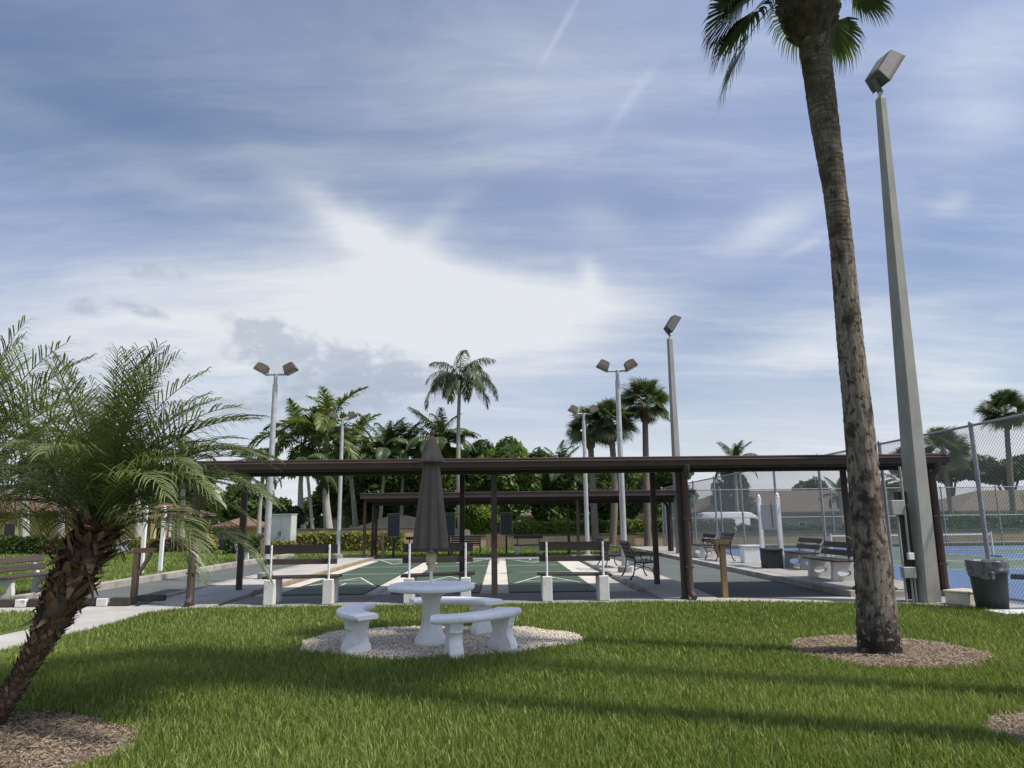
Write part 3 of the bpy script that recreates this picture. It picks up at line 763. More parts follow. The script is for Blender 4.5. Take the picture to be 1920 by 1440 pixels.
# ------------------------------------------------------------------ benches
def slab_bench(x0, x1, y, label, tilt=0.0):
    t = thing('spectator_bench', label, 'bench', ((x0 + x1) / 2, y, 0), 0, 'slat benches on white blocks under the near shelter')
    L = x1 - x0; h = L / 2
    for sx in (-h + .14, h - .14):
        for yy in (0.0, 0.36):
            obj('leg_block', MB().box((sx, yy, 0.23), (0.19, 0.18, 0.46), 0.012), m_wblock, t)
        obj('back_rod', MB().tube([(sx, -.03, 0.44), (sx, -.03, 1.10)], 0.021, 10), m_white, t, smooth=True)
        for z in (.79, 1.02):
            obj('bolt', MB().tube([(sx, -.058, z), (sx, -.045, z)], 0.009, 6), m_iron, t)
    obj('back_slat', MB().bar((-h, .02, 1.015), (h, .02, 1.015 + tilt * .2), 0.04, 0.165, 0.006), m_slat, t)
    obj('back_slat', MB().bar((-h, .02, 0.785), (h, .02, 0.785 + tilt * .2), 0.04, 0.105, 0.006), m_slat, t)
    for k in range(2):
        obj('seat_plank', MB().bar((-h - .03, .10 + k * .20, 0.488), (h + .03, .10 + k * .20, 0.488 + tilt), 0.19, 0.045, 0.006), m_slat, t)
    return t
slab_bench(-4.52, -3.14, 14.06, 'dark slat bench on white blocks under the shelter, before the court by the left walk', 0.01)
slab_bench(-1.90, -0.55, 14.08, 'dark slat bench on white blocks behind the umbrella table', 0.03)
slab_bench(0.72, 2.08, 14.08, 'dark slat bench on white blocks between the shelter post and the iron benches', -0.02)

def iron_bench(loc, rz, label):
    t = thing('iron_bench', label, 'bench', loc, rz, 'black cast iron benches')
    h = 0.62
    for sx in (-h, h):
        m = MB()
        def tb(pts, r): m.tube([(sx, a, b) for a, b in pts], r, 6)
        tb([(.30, 0), (.28, .03), (.235, .10), (.215, .20), (.235, .31), (.27, .38), (.285, .42)], [.026, .022, .018, .017, .018, .02, .02])
        tb([(-.36, 0), (-.33, .03), (-.27, .12), (-.235, .24), (-.225, .34), (-.215, .42)], [.026, .022, .018, .017, .018, .02])
        tb([(-.215, .42), (-.24, .55), (-.29, .70), (-.35, .85), (-.375, .90)], [.02, .019, .018, .018, .02])
        tb([(-.215, .42), (0, .395), (.285, .42), (.35, .405)], [.02, .018, .02, .022])
        tb([(-.27, .64), (-.12, .66), (.06, .645), (.20, .62), (.29, .615), (.33, .58), (.32, .54), (.285, .535), (.275, .56)], [.016, .018, .019, .019, .018, .016, .014, .012, .01])
        tb([(.20, .43), (.15, .50), (.19, .56), (.16, .62)], .012)
        tb([(-.10, .41), (-.04, .48), (-.09, .55), (-.02, .64)], .012)
        tb([(.05, .41), (.02, .47), (.07, .52), (.10, .47), (.06, .44)], .009)
        tb([(.225, .22), (.1, .29), (0, .31), (-.1, .29), (-.235, .24)], .012)
        tb([(0, .31), (.0, .40)], .01)
        obj('end_frame', m, m_iron, t, smooth=True)
    for k in range(7):
        y = -.18 + k * .075
        obj('seat_slat', MB().box((0, y, .425 - .02 * math.sin(k / 6 * PI)), (2 * h, .058, .02), .004), m_iron, t)
    bk = MB()
    def bp(x, s): return (x, -.222 - .15 * s - .02 * s * s, .47 + .42 * s)
    for s in (0, 1): bk.tube([bp(-h, s), bp(-h * .3, s + (.05 if s else 0)), bp(h * .3, s + (.05 if s else 0)), bp(h, s)], .018, 6)
    br = obj('backrest', bk, m_iron, t, smooth=True)
    la = MB()
    n = 13
    for k in range(n):
        xa = -h + 2 * h * k / n; xb = xa + 2 * h / n * 2.0
        for a, b in ((xa, xb), (xb, xa)):
            if max(a, b) <= h + .01: la.bar(bp(a, .02), bp(b, .98), .012, .010)
    obj('lattice', la, m_iron, br)
    return t
ib = iron_bench((3.44, 18.35, .07), -PI / 2, 'black cast iron lattice bench on the raised walk, beside the shelter rear post')
dup(ib, (3.40, 22.75, .07), -PI / 2 + .04, 'black cast iron lattice bench on the raised walk, behind the steel light pole')
dup(ib, (7.42, 25.0, .10), PI / 2, 'black cast iron bench by the fence, behind the treated pine post')

def oval(cx, cz, rx, rz, n=16, ph=0.0):
    return [(cx + rx * math.cos(2 * PI * k / n + ph), cz + rz * math.sin(2 * PI * k / n + ph)) for k in range(n)]
def conc_bench(loc, rz, label, L=1.7, mat=None, nback=2):
    """bench with two cast concrete ends, each pierced by an oval; local x = length, faces +y"""
    t = thing('concrete_bench', label, 'bench', loc, rz, 'benches on pierced concrete ends')
    mat = mat or m_bconc
    for sx in (-L * .36, L * .36):
        # outline resampled to 16 points so that the oval hole can be bridged
        out = [(.27, 0), (.265, .14), (.245, .27), (.24, .42), (.12, .425), (0, .42), (-.13, .41), (-.235, .40), (-.245, .27), (-.26, .14), (-.27, 0), (-.18, 0), (-.09, 0), (0, 0), (.09, 0), (.18, 0)]
        hole = [(.14, .14), (.155, .175), (.15, .205), (.10, .24), (.06, .25), (0, .255), (-.06, .25), (-.10, .24), (-.15, .205), (-.155, .175), (-.14, .14), (-.09, .115), (-.05, .105), (0, .10), (.05, .105), (.09, .115)]
        obj('end_slab', MB().ring_prism(out, hole, sx - .055, sx + .055, 'x'), mat, t)
        arm = [(-.235, .40), (-.13, .41), (-.22, .60), (-.31, .82), (-.37, .82), (-.30, .58)]
        obj('back_stay', MB().prism(arm, sx - .05, sx + .05, 'x'), mat, t)
    for k in range(3):
        obj('seat_slat', MB().box((0, -.12 + k * .17, .445), (L, .155, .042), .006), m_slat, t)
    for k in range(nback):
        z = .60 + k * .17
        a = math.radians(-22)
        obj('back_slat', MB().box((0, -.155 - (z - .5) * .42, z), (L, .035, .13), .005, Matrix.Rotation(-a, 3, 'X')), m_slat, t)
    return t
conc_bench((7.62, 16.95, .10), PI / 2, 'dark slat bench on white pierced concrete ends, between the palm trunk and the fence')
conc_bench((8.42, 20.5, .10), PI / 2, 'grey concrete bench with dark slats beside the white sign posts', 1.5, m_gconc)
conc_bench((7.5, 27.2, .10), PI / 2, 'brown slat bench on a pale concrete base behind the iron bench along the fence', 1.6)
conc_bench((-10.5, 16.4, .0), -PI / 2, 'brown slat bench with white concrete ends on the grass left of the lane', 2.0)
conc_bench((-10.55, 30.6, .0), -PI / 2, 'small brown bench with white pierced ends on the far left grass', 1.6)

def far_bench(x0, x1, y, label, blocks):
    t = thing('far_bench', label, 'bench', ((x0 + x1) / 2, y, 0), 0, 'benches behind the far end of the courts')
    L = x1 - x0; h = L / 2
    if blocks:
        for sx in (-h + .16, h - .16):
            obj('leg_block', MB().box((sx, 0, .21), (.19, .3, .42), .01), m_wblock, t)
            obj('back_rod', MB().box((sx, .16, .62), (.04, .03, .45), .004), m_iron, t)
        obj('seat_plank', MB().box((0, 0, .44), (L, .36, .045), .005), m_slat, t)
        obj('back_slat', MB().box((0, .13, .78), (L, .035, .13), .005), m_slat, t)
    else:
        for sx in (-h + .03, h - .03):
            obj('leg', MB().bar((sx, -.2, 0), (sx, -.2, .62), .045, .045), m_iron, t)
            obj('leg', MB().bar((sx, .2, 0), (sx, .25, .86), .045, .045), m_iron, t)
            obj('armrest', MB().bar((sx, -.22, .62), (sx, .22, .62), .05, .03), m_iron, t)
        for k in range(4): obj('seat_slat', MB().box((0, -.16 + k * .105, .43), (L - .08, .085, .025), .003), m_iron, t)
        for k in range(4): obj('back_slat', MB().box((0, .205 + k * .012, .50 + k * .105), (L - .08, .02, .075), .003), m_iron, t)
far_bench(-2.3, -0.95, 33.4, 'black slatted metal bench in front of the wooden fence panel', False)
far_bench(0.55, 1.85, 32.7, 'dark plank bench on white blocks beyond the courts, beside the scoreboard', True)
far_bench(-4.35, -3.2, 33.2, 'dark plank bench beyond the courts, between two scoreboards', True)

# ------------------------------------------------------------------ table, curved benches, umbrella
TC = (-0.90, 9.47)
tb = thing('pedestal_table', 'round white cast stone table on a flared pedestal in the gravel bed', 'table', (TC[0], TC[1], -0.01))
def flute(th, u):
    return 1 + 0.05 * max(0, 1 - abs(u - .45) * 2.4) * math.cos(8 * th)
obj('pedestal', MB().lathe([(.20, 0), (.205, .03), (.195, .07), (.155, .14), (.128, .21), (.115, .30), (.108, .42), (.112, .52), (.135, .58), (.19, .625), (.235, .648)], 40, (0, 0, 0), flute), m_wconc, tb, smooth=True)
obj('table_top', MB().lathe([(.25, .649), (.46, .650), (.515, .655), (.545, .668), (.555, .690), (.552, .712), (.535, .728), (.50, .736), (.455, .735), (.44, .731), (.05, .732), (.028, .728)], 72), m_wconc, tb, smooth=True)
def curved_bench(ang, label):
    t = thing('curved_bench', label, 'bench', (TC[0] + math.cos(ang), TC[1] + math.sin(ang), -0.01), ang - PI / 2, 'white curved benches around the table')
    # local: table centre lies at (0,-1); radial direction = (sin a, cos a) about it
    def P(r, a, z): return (r * math.sin(a), r * math.cos(a) - 1.0, z)
    prof = [(.845, .385), (.835, .40), (.832, .425), (.845, .452), (.87, .462), (1.14, .462), (1.165, .452), (1.178, .425), (1.172, .40), (1.16, .385)]
    n = 26; half = math.radians(37); V = []; F = []; np_ = len(prof)
    for i in range(n + 1):
        u = -1 + 2 * i / n; a = half * u
        e = max(0.0, abs(u) - .93) / .07
        for (r, z) in prof:
            rr = 1.005 + (r - 1.005) * (1 - .10 * e); zz = .425 + (z - .425) * (1 - .35 * e)
            V.append(P(rr, a, zz))
    for i in range(n):
        for k in range(np_):
            k2 = (k + 1) % np_
            F.append((i * np_ + k, i * np_ + k2, (i + 1) * np_ + k2, (i + 1) * np_ + k))
    F.append(tuple(range(np_))); F.append(tuple(n * np_ + k for k in range(np_))[::-1])
    obj('seat', MB().add(V, F), m_wconc, t, smooth=True)
    for a in (-math.radians(22), math.radians(22)):
        # wavy pedestal leg, thick across the seat
        pr = [(0, .165), (.05, .17), (.10, .155), (.15, .125), (.20, .105), (.26, .108), (.285, .13), (.30, .125), (.33, .135), (.384, .15)]
        lp = [(1.0 + w, z) for z, w in pr] + [(1.0 - w, z) for z, w in reversed(pr)]
        V = []; F = []; nn = len(lp)
        for j, (da, sc) in enumerate(((-.072, .93), (-.062, 1), (.062, 1), (.072, .93))):
            for r, z in lp: V.append(P(1.0 + (r - 1.0) * sc, a + da, z))
        for j in range(3):
            for k in range(nn):
                k2 = (k + 1) % nn; F.append((j * nn + k, j * nn + k2, (j + 1) * nn + k2, (j + 1) * nn + k))
        F.append(tuple(range(nn))); F.append(tuple(3 * nn + k for k in range(nn))[::-1])
        obj('leg', MB().add(V, F), m_wconc, t, smooth=True)
curved_bench(math.radians(-48), 'white curved bench between the table and the tall palm')
curved_bench(math.radians(74), 'white curved bench on the court side of the table')
curved_bench(math.radians(192), 'white curved bench at the date palm side of the table, seen end on')

um = thing('patio_umbrella', 'closed taupe patio umbrella standing in the white table', 'umbrella', (TC[0] - .005, TC[1], 0.722))
obj('pole', MB().tube([(0, 0, -.02), (0, 0, 1.9)], .019, 12), m_white, um, smooth=True)
def pleat(th, u):
    a = 0.26 * (1 - u) ** 0.6 + 0.08
    return 1 - a * (1 - abs(math.sin(4 * th + .4 + .25 * math.sin(3 * th)))) ** 1.6 + a * .25 * math.cos(3 * th + 1.1) + .03 * math.cos(19 * th + 2)
prof = [(r_ * .9, z_) for r_, z_ in [(.20, .455), (.245, .435), (.262, .43), (.255, .46), (.245, .56), (.225, .72), (.20, .90), (.175, 1.08), (.152, 1.26), (.128, 1.44), (.108, 1.56), (.088, 1.66), (.065, 1.76), (.045, 1.83)]]
obj('canopy', MB().lathe(prof, 96, (-.01, 0, 0), pleat), m_umb, um, smooth='all')
def pleat2(th, u): return 1 + (.15 * (1 - u)) * abs(math.sin(4 * th + .3)) - .05 * (1 - u)
cap = [(.135, 1.55), (.168, 1.535), (.158, 1.57), (.14, 1.61), (.115, 1.66), (.088, 1.74), (.06, 1.82), (.042, 1.87), (.026, 1.885)]
obj('vent_cap', MB().lathe(cap, 64, (0, 0, 0), pleat2), m_umb, um, smooth='all')
obj('finial', MB().lathe([(.012, 1.88), (.02, 1.892), (.022, 1.90), (.033, 1.915), (.04, 1.938), (.034, 1.962), (.018, 1.976), (.003, 1.98)], 18), m_umb, um, smooth=True)
hb = MB().lathe([(.025, .165), (.042, .175), (.05, .20), (.052, .24), (.055, .27), (.066, .30), (.068, .35), (.06, .385), (.035, .395)], 18)
h_ = obj('crank_hub', hb, m_foam, um, smooth=True)
obj('crank_knob', MB().tube([(-.05, -.03, .25), (-.05, -.09, .25)], .012, 8), m_iron, h_)
obj('strap_end', MB().box((.09, -.13, .42), (.035, .01, .10), .002, Matrix.Rotation(.25, 3, 'Y')), m_lampgrey, um)

# ------------------------------------------------------------------ light poles
def flood_head(parent, c, ang, w=.33, dep=.21, wy=.32, mat=None):
    """box floodlight; ang = tilt about Y, lens faces down before tilting"""
    R = Matrix.Rotation(ang, 3, 'Y'); c = Vector(c)
    b = .84
    V = [(-w / 2, -wy / 2, 0), (w / 2, -wy / 2, 0), (w / 2, wy / 2, 0), (-w / 2, wy / 2, 0), (-w / 2, -wy / 2, .05), (w / 2, -wy / 2, .05), (w / 2, wy / 2, .05), (-w / 2, wy / 2, .05),
         (-w / 2 * b, -wy / 2 * b, dep), (w / 2 * b, -wy / 2 * b, dep), (w / 2 * b, wy / 2 * b, dep), (-w / 2 * b, wy / 2 * b, dep)]
    F = [(3, 2, 1, 0)] + [(i, (i + 1) % 4, 4 + (i + 1) % 4, 4 + i) for i in range(4)] + [(4 + i, 4 + (i + 1) % 4, 8 + (i + 1) % 4, 8 + i) for i in range(4)] + [(8, 9, 10, 11)]
    hd = obj('lamp_head', MB().add([R @ Vector(v) + c for v in V], F), mat or m_lamp, parent)
    obj('visor', MB().box(R @ Vector((0, 0, -.012)) + c, (w + .03, wy + .03, .02), .004, R), mat or m_lamp, hd)
    obj('lens', MB().box(R @ Vector((0, 0, -.026)) + c, (w - .05, wy - .05, .006), 0, R), m_lens, hd)
    for k in range(4):
        obj('fin', MB().box(R @ Vector((0, -.09 + k * .06, dep + .012)) + c, (w * .6, .008, .022), 0, R), mat or m_lamp, hd)
    return hd
def twin_pole(p, h, label, rz=0.0):
    t = thing('floodlight_pole', label, 'light pole', (p[0], p[1], p[2]), rz, 'twin floodlight poles')
    obj('base_collar', MB().lathe([(.20, 0), (.20, .14), (.17, .17), (.10, .18)], 20), m_conc_dk, t, smooth=True)
    obj('pole', MB().tube([(0, 0, .1), (0, 0, h * .5), (0, 0, h - .30)], [.088, .080, .068], 16), m_galv, t, smooth=True)
    obj('pole_top', MB().tube([(0, 0, h - .31), (0, 0, h)], .05, 12), m_galv, t, smooth=True)
    obj('crossarm', MB().tube([(-.30, 0, h - .02), (.30, 0, h - .02)], .028, 10), m_galv, t, smooth=True)
    for s in (-1, 1):
        obj('bracket', MB().bar((s * .29, 0, h - .02), (s * .34, 0, h + .12), .05, .05, .005), m_lamp, t)
        flood_head(t, (s * .43, 0, h + .07), s * math.radians(-27))
    return t
twin_pole((-6.28, 19.7, .07), 5.55, 'twin floodlight on a steel pole rising beside the left end of the near shelter')
twin_pole((-6.75, 30.4, .07), 5.80, 'twin floodlight on a steel pole at the far left corner of the courts', .1)
twin_pole((3.42, 20.4, .07), 5.72, 'twin floodlight on a steel pole between the two iron benches', -.05)
twin_pole((3.22, 27.4, .07), 5.50, 'twin floodlight on a steel pole before the far shelter, in front of the cabbage palms', .08)
def conc_pole(p, h, b, tp, rz, label, head_l):
    t = thing('concrete_light_pole', label, 'light pole', (p[0], p[1], 0), rz, 'square concrete light poles')
    n = 5; m = MB()
    for i in range(n):
        z0, z1 = h * i / n, h * (i + 1) / n
    q = lambda z: b + (tp - b) * z / h
    V = []; F = []
    zs = [0, h * .25, h * .5, h * .75, h - .03, h]
    for z in zs:
        s = q(z) / 2 * (.8 if z == h else 1); c = s * .82
        V += [(-s, -c, z), (-c, -s, z), (c, -s, z), (s, -c, z), (s, c, z), (c, s, z), (-c, s, z), (-s, c, z)]
    for i in range(len(zs) - 1):
        F += [(i * 8 + k, i * 8 + (k + 1) % 8, (i + 1) * 8 + (k + 1) % 8, (i + 1) * 8 + k) for k in range(8)]
    F += [tuple(range(8))[::-1], tuple(len(V) - 8 + k for k in range(8))]
    obj('pole', m.add(V, F), m_cpole, t)
    obj('neck', MB().tube([(0, 0, h - .02), (.03, 0, h + .16)], .05, 10), m_galv, t, smooth=True)
    hd = flood_head(t, (.26, 0, h + .60), math.radians(-56), head_l, .30, head_l * .62, m_lampgrey)
    obj('yoke', MB().bar((.02, 0, h + .12), (-.12, 0, h + .42), .10, .06, .006), m_lampgrey, t)
    return t
P1 = D(1655, 180, 13.15)
bp_ = conc_pole((7.58, 13.15), float(P1[2]), .36, .15, math.radians(14), 'tall square concrete floodlight pole beside the right end of the near shelter', .76)
conc_pole((7.47, 30.4), 9.3, .34, .19, math.radians(14), 'square concrete floodlight pole by the fence behind the far shelter', .8)
bp_.rotation_euler = (0, math.atan2(float(P1[0]) - 7.58, float(P1[2])), math.radians(14))
# fittings on the near pole
eb = thing('electrical_fittings', 'grey switch boxes and conduits fixed beside the tall concrete pole', 'switch box', (7.32, 13.05, 0))
obj('backboard', MB().box((-.02, .06, 1.0), (.22, .05, 1.9), .006), m_deck, eb)
obj('switch_box', MB().box((-.16, -.02, 1.66), (.24, .14, .26), .008), m_ebox, eb)
obj('switch_lever', MB().box((-.02, -.11, 1.66), (.03, .06, .10), .004), m_black, eb)
obj('outlet_box', MB().box((-.08, -.02, .52), (.22, .13, .19), .008), m_ebox, eb)
obj('small_box', MB().box((.0, -.01, .80), (.10, .08, .12), .006), m_white, eb)
for x, z0, z1 in ((-.14, .0, 1.53), (-.02, .0, .45), (.04, 0, .42), (0, .86, 2.4)):
    obj('conduit', MB().tube([(x, .02, z0), (x, .02, z1)], .022, 8), m_ebox, eb, smooth=True)

# ------------------------------------------------------------------ fences
def chain_fence(name, label, A, B, H, step, wire_r, mwire, mpost, posts, rails, pr=.04):
    A, B = Vector((*A, 0)), Vector((*B, 0)); d = B - A; L = d.length; x = d.normalized(); nrm_ = Vector((-x.y, x.x, 0))
    t = thing(name, label, 'fence', A)
    m = MB(); z0 = -.08; h = H - z0
    def P(s, z, off=0): return x * s + nrm_ * off + Vector((0, 0, z))
    k = -h
    while k < L:
        for fam in (0, 1):
            s0, s1 = (k, k + h)
            a, b = max(s0, 0), min(s1, L)
            if b - a < .02: continue
            za, zb = a - k, b - k
            if fam: za, zb = h - za, h - zb
            off = .004 if fam else -.004
            p, q = P(a, z0 + za, off), P(b, z0 + zb, off)
            dd = (q - p).normalized(); s_ = dd.cross(nrm_)
            V = [p + nrm_ * wire_r, p - nrm_ * wire_r * .5 + s_ * wire_r, p - nrm_ * wire_r * .5 - s_ * wire_r]
            V += [v + (q - p) for v in V]
            m.add(V, [(0, 1, 4, 3), (1, 2, 5, 4), (2, 0, 3, 5)])
        k += step
    o = obj('wire_mesh', m, mwire, t, fix=False); o['kind'] = 'stuff'
    for s in posts:
        ob = obj('fence_post', MB().tube([P(s, -.15), P(s, H + .03)], pr, 10), mpost, t, smooth=True)
        obj('post_cap', MB().lathe([(pr * 1.1, 0), (pr * 1.1, .03), (pr * .6, .06), (.004, .07)], 10, P(s, H + .02)), mpost, ob)
    for z in rails:
        obj('rail', MB().tube([P(0, z), P(L, z)], pr * .62, 8), mpost, t, smooth=True)
    return t
FX = 8.92
fp = [13.34 - 3.34 * 2 - 6.0 + 3.34 * k for k in range(11)]
chain_fence('chain_link_fence', 'tall galvanised chain link fence running along the right lane beside the pickleball courts', (FX, 6.0), (FX, 39.9), 3.18, .078, .0030, m_wire, m_fpost, [s for s in fp if s >= 0], (3.18, .06))
chain_fence('chain_link_fence', 'green coated chain link fence across the far side of the pickleball courts', (FX + .1, 40.0), (48, 40.0), 3.07, .085, .0045, m_gwire, m_fpost, [.05 + 3.1 * k for k in range(13)], (3.07, 1.53, .06))

# ------------------------------------------------------------------ small things
def gum_post(p, h, label, mat, bar=None):
    t = thing('timber_post', label, 'post', (p[0], p[1], p[2]))
    obj('post', MB().box((0, 0, h / 2), (.105, .105, h), .006), mat, t)
    return t
t = gum_post((4.32, 14.3, 0), 1.0, 'treated pine cup holder post at the end of the right lane', m_pine)
obj('top_block', MB().box((-.03, 0, 1.055), (.30, .26, .10), .006), m_pine, t)
obj('brace', MB().bar((-.06, 0, .76), (-.14, 0, 1.0), .09, .06, .004), m_pine, t)
t = gum_post((-7.2, 14.62, 0), .96, 'weathered timber post with a cross bar and brace at the end of the left lane', m_pine2)
obj('cross_bar', MB().box((.13, 0, 1.01), (.46, .15, .095), .006), m_pine2, t)
obj('brace', MB().bar((.05, 0, .55), (.27, 0, .955), .07, .06, .004), m_pine2, t)
for x, y, lab in ((-5.0, 30.9, 'brown timber post with a flared top at the far left of the courts'), (-11.9, 36.5, 'small tan timber stand with a slanted brace in front of the cabinet')):
    t = gum_post((x, y, 0), .95, lab, m_pine2)
    obj('top_block', MB().box((0, 0, 1.0), (.30, .26, .10), .006), m_pine2, t)
    obj('brace', MB().bar((-.04, 0, .6), (-.16, 0, .95), .06, .06, .004), m_pine2, t)

def sign_frame(p1, p2, z0, h, board, label, stripes):
    t = thing('sign_frame', label, 'sign', (p1[0], p1[1], z0))
    d = Vector((p2[0] - p1[0], p2[1] - p1[1], 0))
    for q in (Vector((0, 0, 0)), d):
        po = obj('sign_post', MB().box(q + Vector((0, 0, h / 2)), (.105, .105, h), .005), m_white, t)
        obj('finial', MB().lathe([(.062, h), (.064, h + .025), (.045, h + .04), (.052, h + .06), (.045, h + .10), (.02, h + .135), (.003, h + .15)], 12, tuple(q)), m_white, po, smooth=True)
    if board:
        m = d / 2; b0, b1 = board
        bo = obj('board', MB().bar(Vector((0, 0, (b0 + b1) / 2)) + d * .08, Vector((0, 0, (b0 + b1) / 2)) + d * .92, .03, b1 - b0, .004), m_signgrey, t)
        n = Vector((-d.y, d.x, 0)).normalized()
        if n.y > 0: n = -n
        for f, mt in stripes:
            c = d * f + n * .02
            obj('stripe', MB().bar(c + Vector((0, 0, b0 + .08)), c + Vector((d.x * .02, d.y * .02, b1 + .05)), .02, .03), mt, bo)
    return t
sign_frame((8.02, 20.9), (7.98, 22.3), .1, 1.98, (1.05, 1.80), 'white framed board on two pointed posts by the fence, with a red strip', [(.3, m_red)])
sign_frame((-11.12, 22.9), (-11.05, 24.0), 0, 1.98, None, 'pair of bare white pointed posts on the left grass verge', [])

def lidded_box(p, d, label, mat, name, cat):
    t = thing(name, label, cat, p)
    obj('box_body', MB().box((0, 0, d[2] * .43), (d[0], d[1], d[2] * .86), .012), mat, t)
    obj('lid', MB().box((0, 0, d[2] * .93), (d[0] + .03, d[1] + .03, d[2] * .13), .01), mat, t)
    obj('handle', MB().box((d[0] * .1, -d[1] / 2 - .02, d[2] * .9), (.10, .03, .03), .005), m_iron, t)
    return t
lidded_box((7.72, 20.9, .10), (.46, .5, .55), 'black plastic bin box standing in front of the white sign posts', m_black, 'storage_box', 'box')
bx = lidded_box((8.03, 12.72, .001), (.56, .42, .24), 'cream wooden box on the concrete at the foot of the concrete pole', m_cream, 'wooden_box', 'box')
obj('knot', MB().tube([(.1, -.213, .11), (.1, -.205, .11)], .022, 8), m_pine2, bx)
bx.rotation_euler = (0, 0, math.radians(28))
t = thing('cooler_stand', 'pale box on a white stand by the fence beyond the black box', 'stand', (7.95, 23.4, .10))
obj('stand_body', MB().box((0, 0, .25), (.5, .4, .5), .015), m_white, t)
obj('stand_top', MB().box((0, 0, .53), (.58, .46, .05), .012), m_wblock, t)

tr = thing('trash_can', 'dark green trash can with a clear liner folded over its rim, beside the fence', 'trash can', (8.02, 12.05, -0.005))
def ribs(th, u): return 1 + .008 * math.cos(24 * th)
obj('can', MB().lathe([(.22, 0), (.228, .01), (.25, .3), (.275, .70), (.285, .72), (.29, .75), (.275, .755), (.26, .70), (.225, .06)], 48, (0, 0, 0), ribs), m_bin, tr, smooth=True)
rb = random.Random(4)
ph = [rb.uniform(0, 6) for _ in range(6)]
def crumple(th, u): return 1 + .03 * math.sin(5 * th + ph[0]) * (1 - u) + .022 * math.sin(11 * th + ph[1]) + .015 * math.sin(23 * th + ph[2] + 3 * u)
lin = MB().lathe([(.283, .545), (.297, .58), (.292, .64), (.305, .69), (.300, .745), (.306, .772), (.292, .785), (.265, .765), (.245, .60), (.05, .55)], 64, (0, 0, 0), crumple)
lin.V = [(x, y, z - (.05 * math.sin(2 * math.atan2(y, x) + .6) + .03 * math.sin(5 * math.atan2(y, x))) * (1 if z < .60 and math.hypot(x, y) > .2 else 0)) for x, y, z in lin.V]
ln = obj('bin_liner', lin, m_bag, tr, smooth='all')
obj('liner_knot', MB().lathe([(.004, .0), (.03, .03), (.022, .07), (.035, .12), (.01, .14)], 8, (-.12, -.285, .48), lambda th, u: 1 + .3 * math.cos(3 * th)), m_bag, ln, smooth=True)
t = thing('ground_plate', 'flat white board lying on the lawn edge beside the trash can', 'board', (8.0, 11.45, 0.0))
obj('plate', MB().box((0, 0, .02), (.7, .45, .03), .004), m_white, t)
obj('plate_edge', MB().box((0, -.215, .005), (.68, .02, .03), .002), m_wblock, t)
t = thing('low_rail', 'black low rail on short posts inside the fence behind the trash can', 'rail', (9.3, 12.4, -.13))
obj('rail_bar', MB().bar((-.25, .6, .56), (1.8, -1.2, .56), .08, .09, .01), m_black, t)
for x, y in ((.1, .3), (1.3, -.76)): obj('rail_post', MB().box((x, y, .28), (.06, .06, .52), .006), m_black, t)
t = thing('base_cover', 'round black cover plate on the walk beside the concrete pole', 'cover', (7.35, 14.5, .10))
obj('disc', MB().lathe([(.40, 0), (.40, .03), (.36, .05), (.05, .06)], 28), m_black, t, smooth=True)
obj('hoop', MB().tube([(-.3, .1, .05), (-.25, .1, .17), (.25, .1, .18), (.3, .1, .05)], .012, 6), m_black, t)
t = thing('gate_brace', 'pale diagonal brace tube leaning on the fence behind the concrete pole', 'brace', (7.6, 15.0, .10))
obj('tube', MB().tube([(-.35, .2, 1.0), (.15, -.4, .50)], .02, 8), m_galv, t)
obj('foot', MB().tube([(.15, -.4, .0), (.15, -.4, .52)], .022, 8), m_galv, t)

def scoreboard(p, label):
    t = thing('scoreboard', label, 'scoreboard', (p[0], p[1], 0), 0, 'dark scoreboards behind the far end of the courts')
    obj('post', MB().box((0, .05, .45), (.09, .09, .9), .005), m_black, t)
    pn = obj('panel', MB().box((0, 0, 1.38), (.52, .045, .98), .008), m_panel, t)
    for x in (-.265, .265): obj('frame_side', MB().box((x, -.004, 1.38), (.022, .06, 1.0), .003), m_ebox, pn)
    for z in (.885, 1.875): obj('frame_rail', MB().box((0, -.004, z), (.55, .06, .02), .003), m_ebox, pn)
    for k in range(1, 4): obj('grid_line', MB().box((-.26 + .13 * k, -.025, 1.33), (.008, .004, .84)), m_panel_ln, pn)
    for k in range(9): obj('grid_line', MB().box((0, -.0255, .94 + .098 * k), (.48, .004, .008)), m_panel_ln, pn)
    obj('heading', MB().box((-.12, -.0255, 1.80), (.16, .004, .05)), m_panel_ln, pn); obj('heading', MB().box((.12, -.0255, 1.80), (.16, .004, .05)), m_panel_ln, pn)
    return t
s1 = scoreboard((-4.70, 31.9), 'dark gridded scoreboard between the croton hedge and the closed umbrella')
dup(s1, (-2.32, 32.4, 0), 0, 'dark gridded scoreboard partly hidden behind the closed umbrella')
dup(s1, (0.22, 32.9, 0), 0, 'dark gridded scoreboard beside the wooden fence panel')
wp = thing('wooden_fence_panel', 'short panel of upright brown boards against the tan wall', 'fence panel', (-0.25, 40.6, 0))
for k in range(8):
    obj('board', MB().box((-.54 + k * .155, 0, .40 + .01 * (k % 3)), (.14, .025, .78), .003), m_pine2, wp)
for z in (.2, .62): obj('crosspiece', MB().box((0, .04, z), (1.25, .04, .08)), m_pine2, wp)
cb = thing('utility_cabinet', 'pale grey metal utility cabinet behind the left grass', 'cabinet', (-11.6, 38.9, 0), math.radians(-14))
obj('body', MB().box((0, 0, .98), (1.28, .55, 1.96), .01), m_cab, cb)
for s in (-1, 1):
    d_ = obj('door', MB().box((s * .315, -.287, .98), (.60, .02, 1.84), .006), m_cab, cb)
    obj('handle', MB().box((s * .05, -.31, 1.0), (.03, .03, .22), .004), m_iron, d_)
obj('cap', MB().box((0, 0, 1.98), (1.34, .62, .04), .008), m_cab, cb)

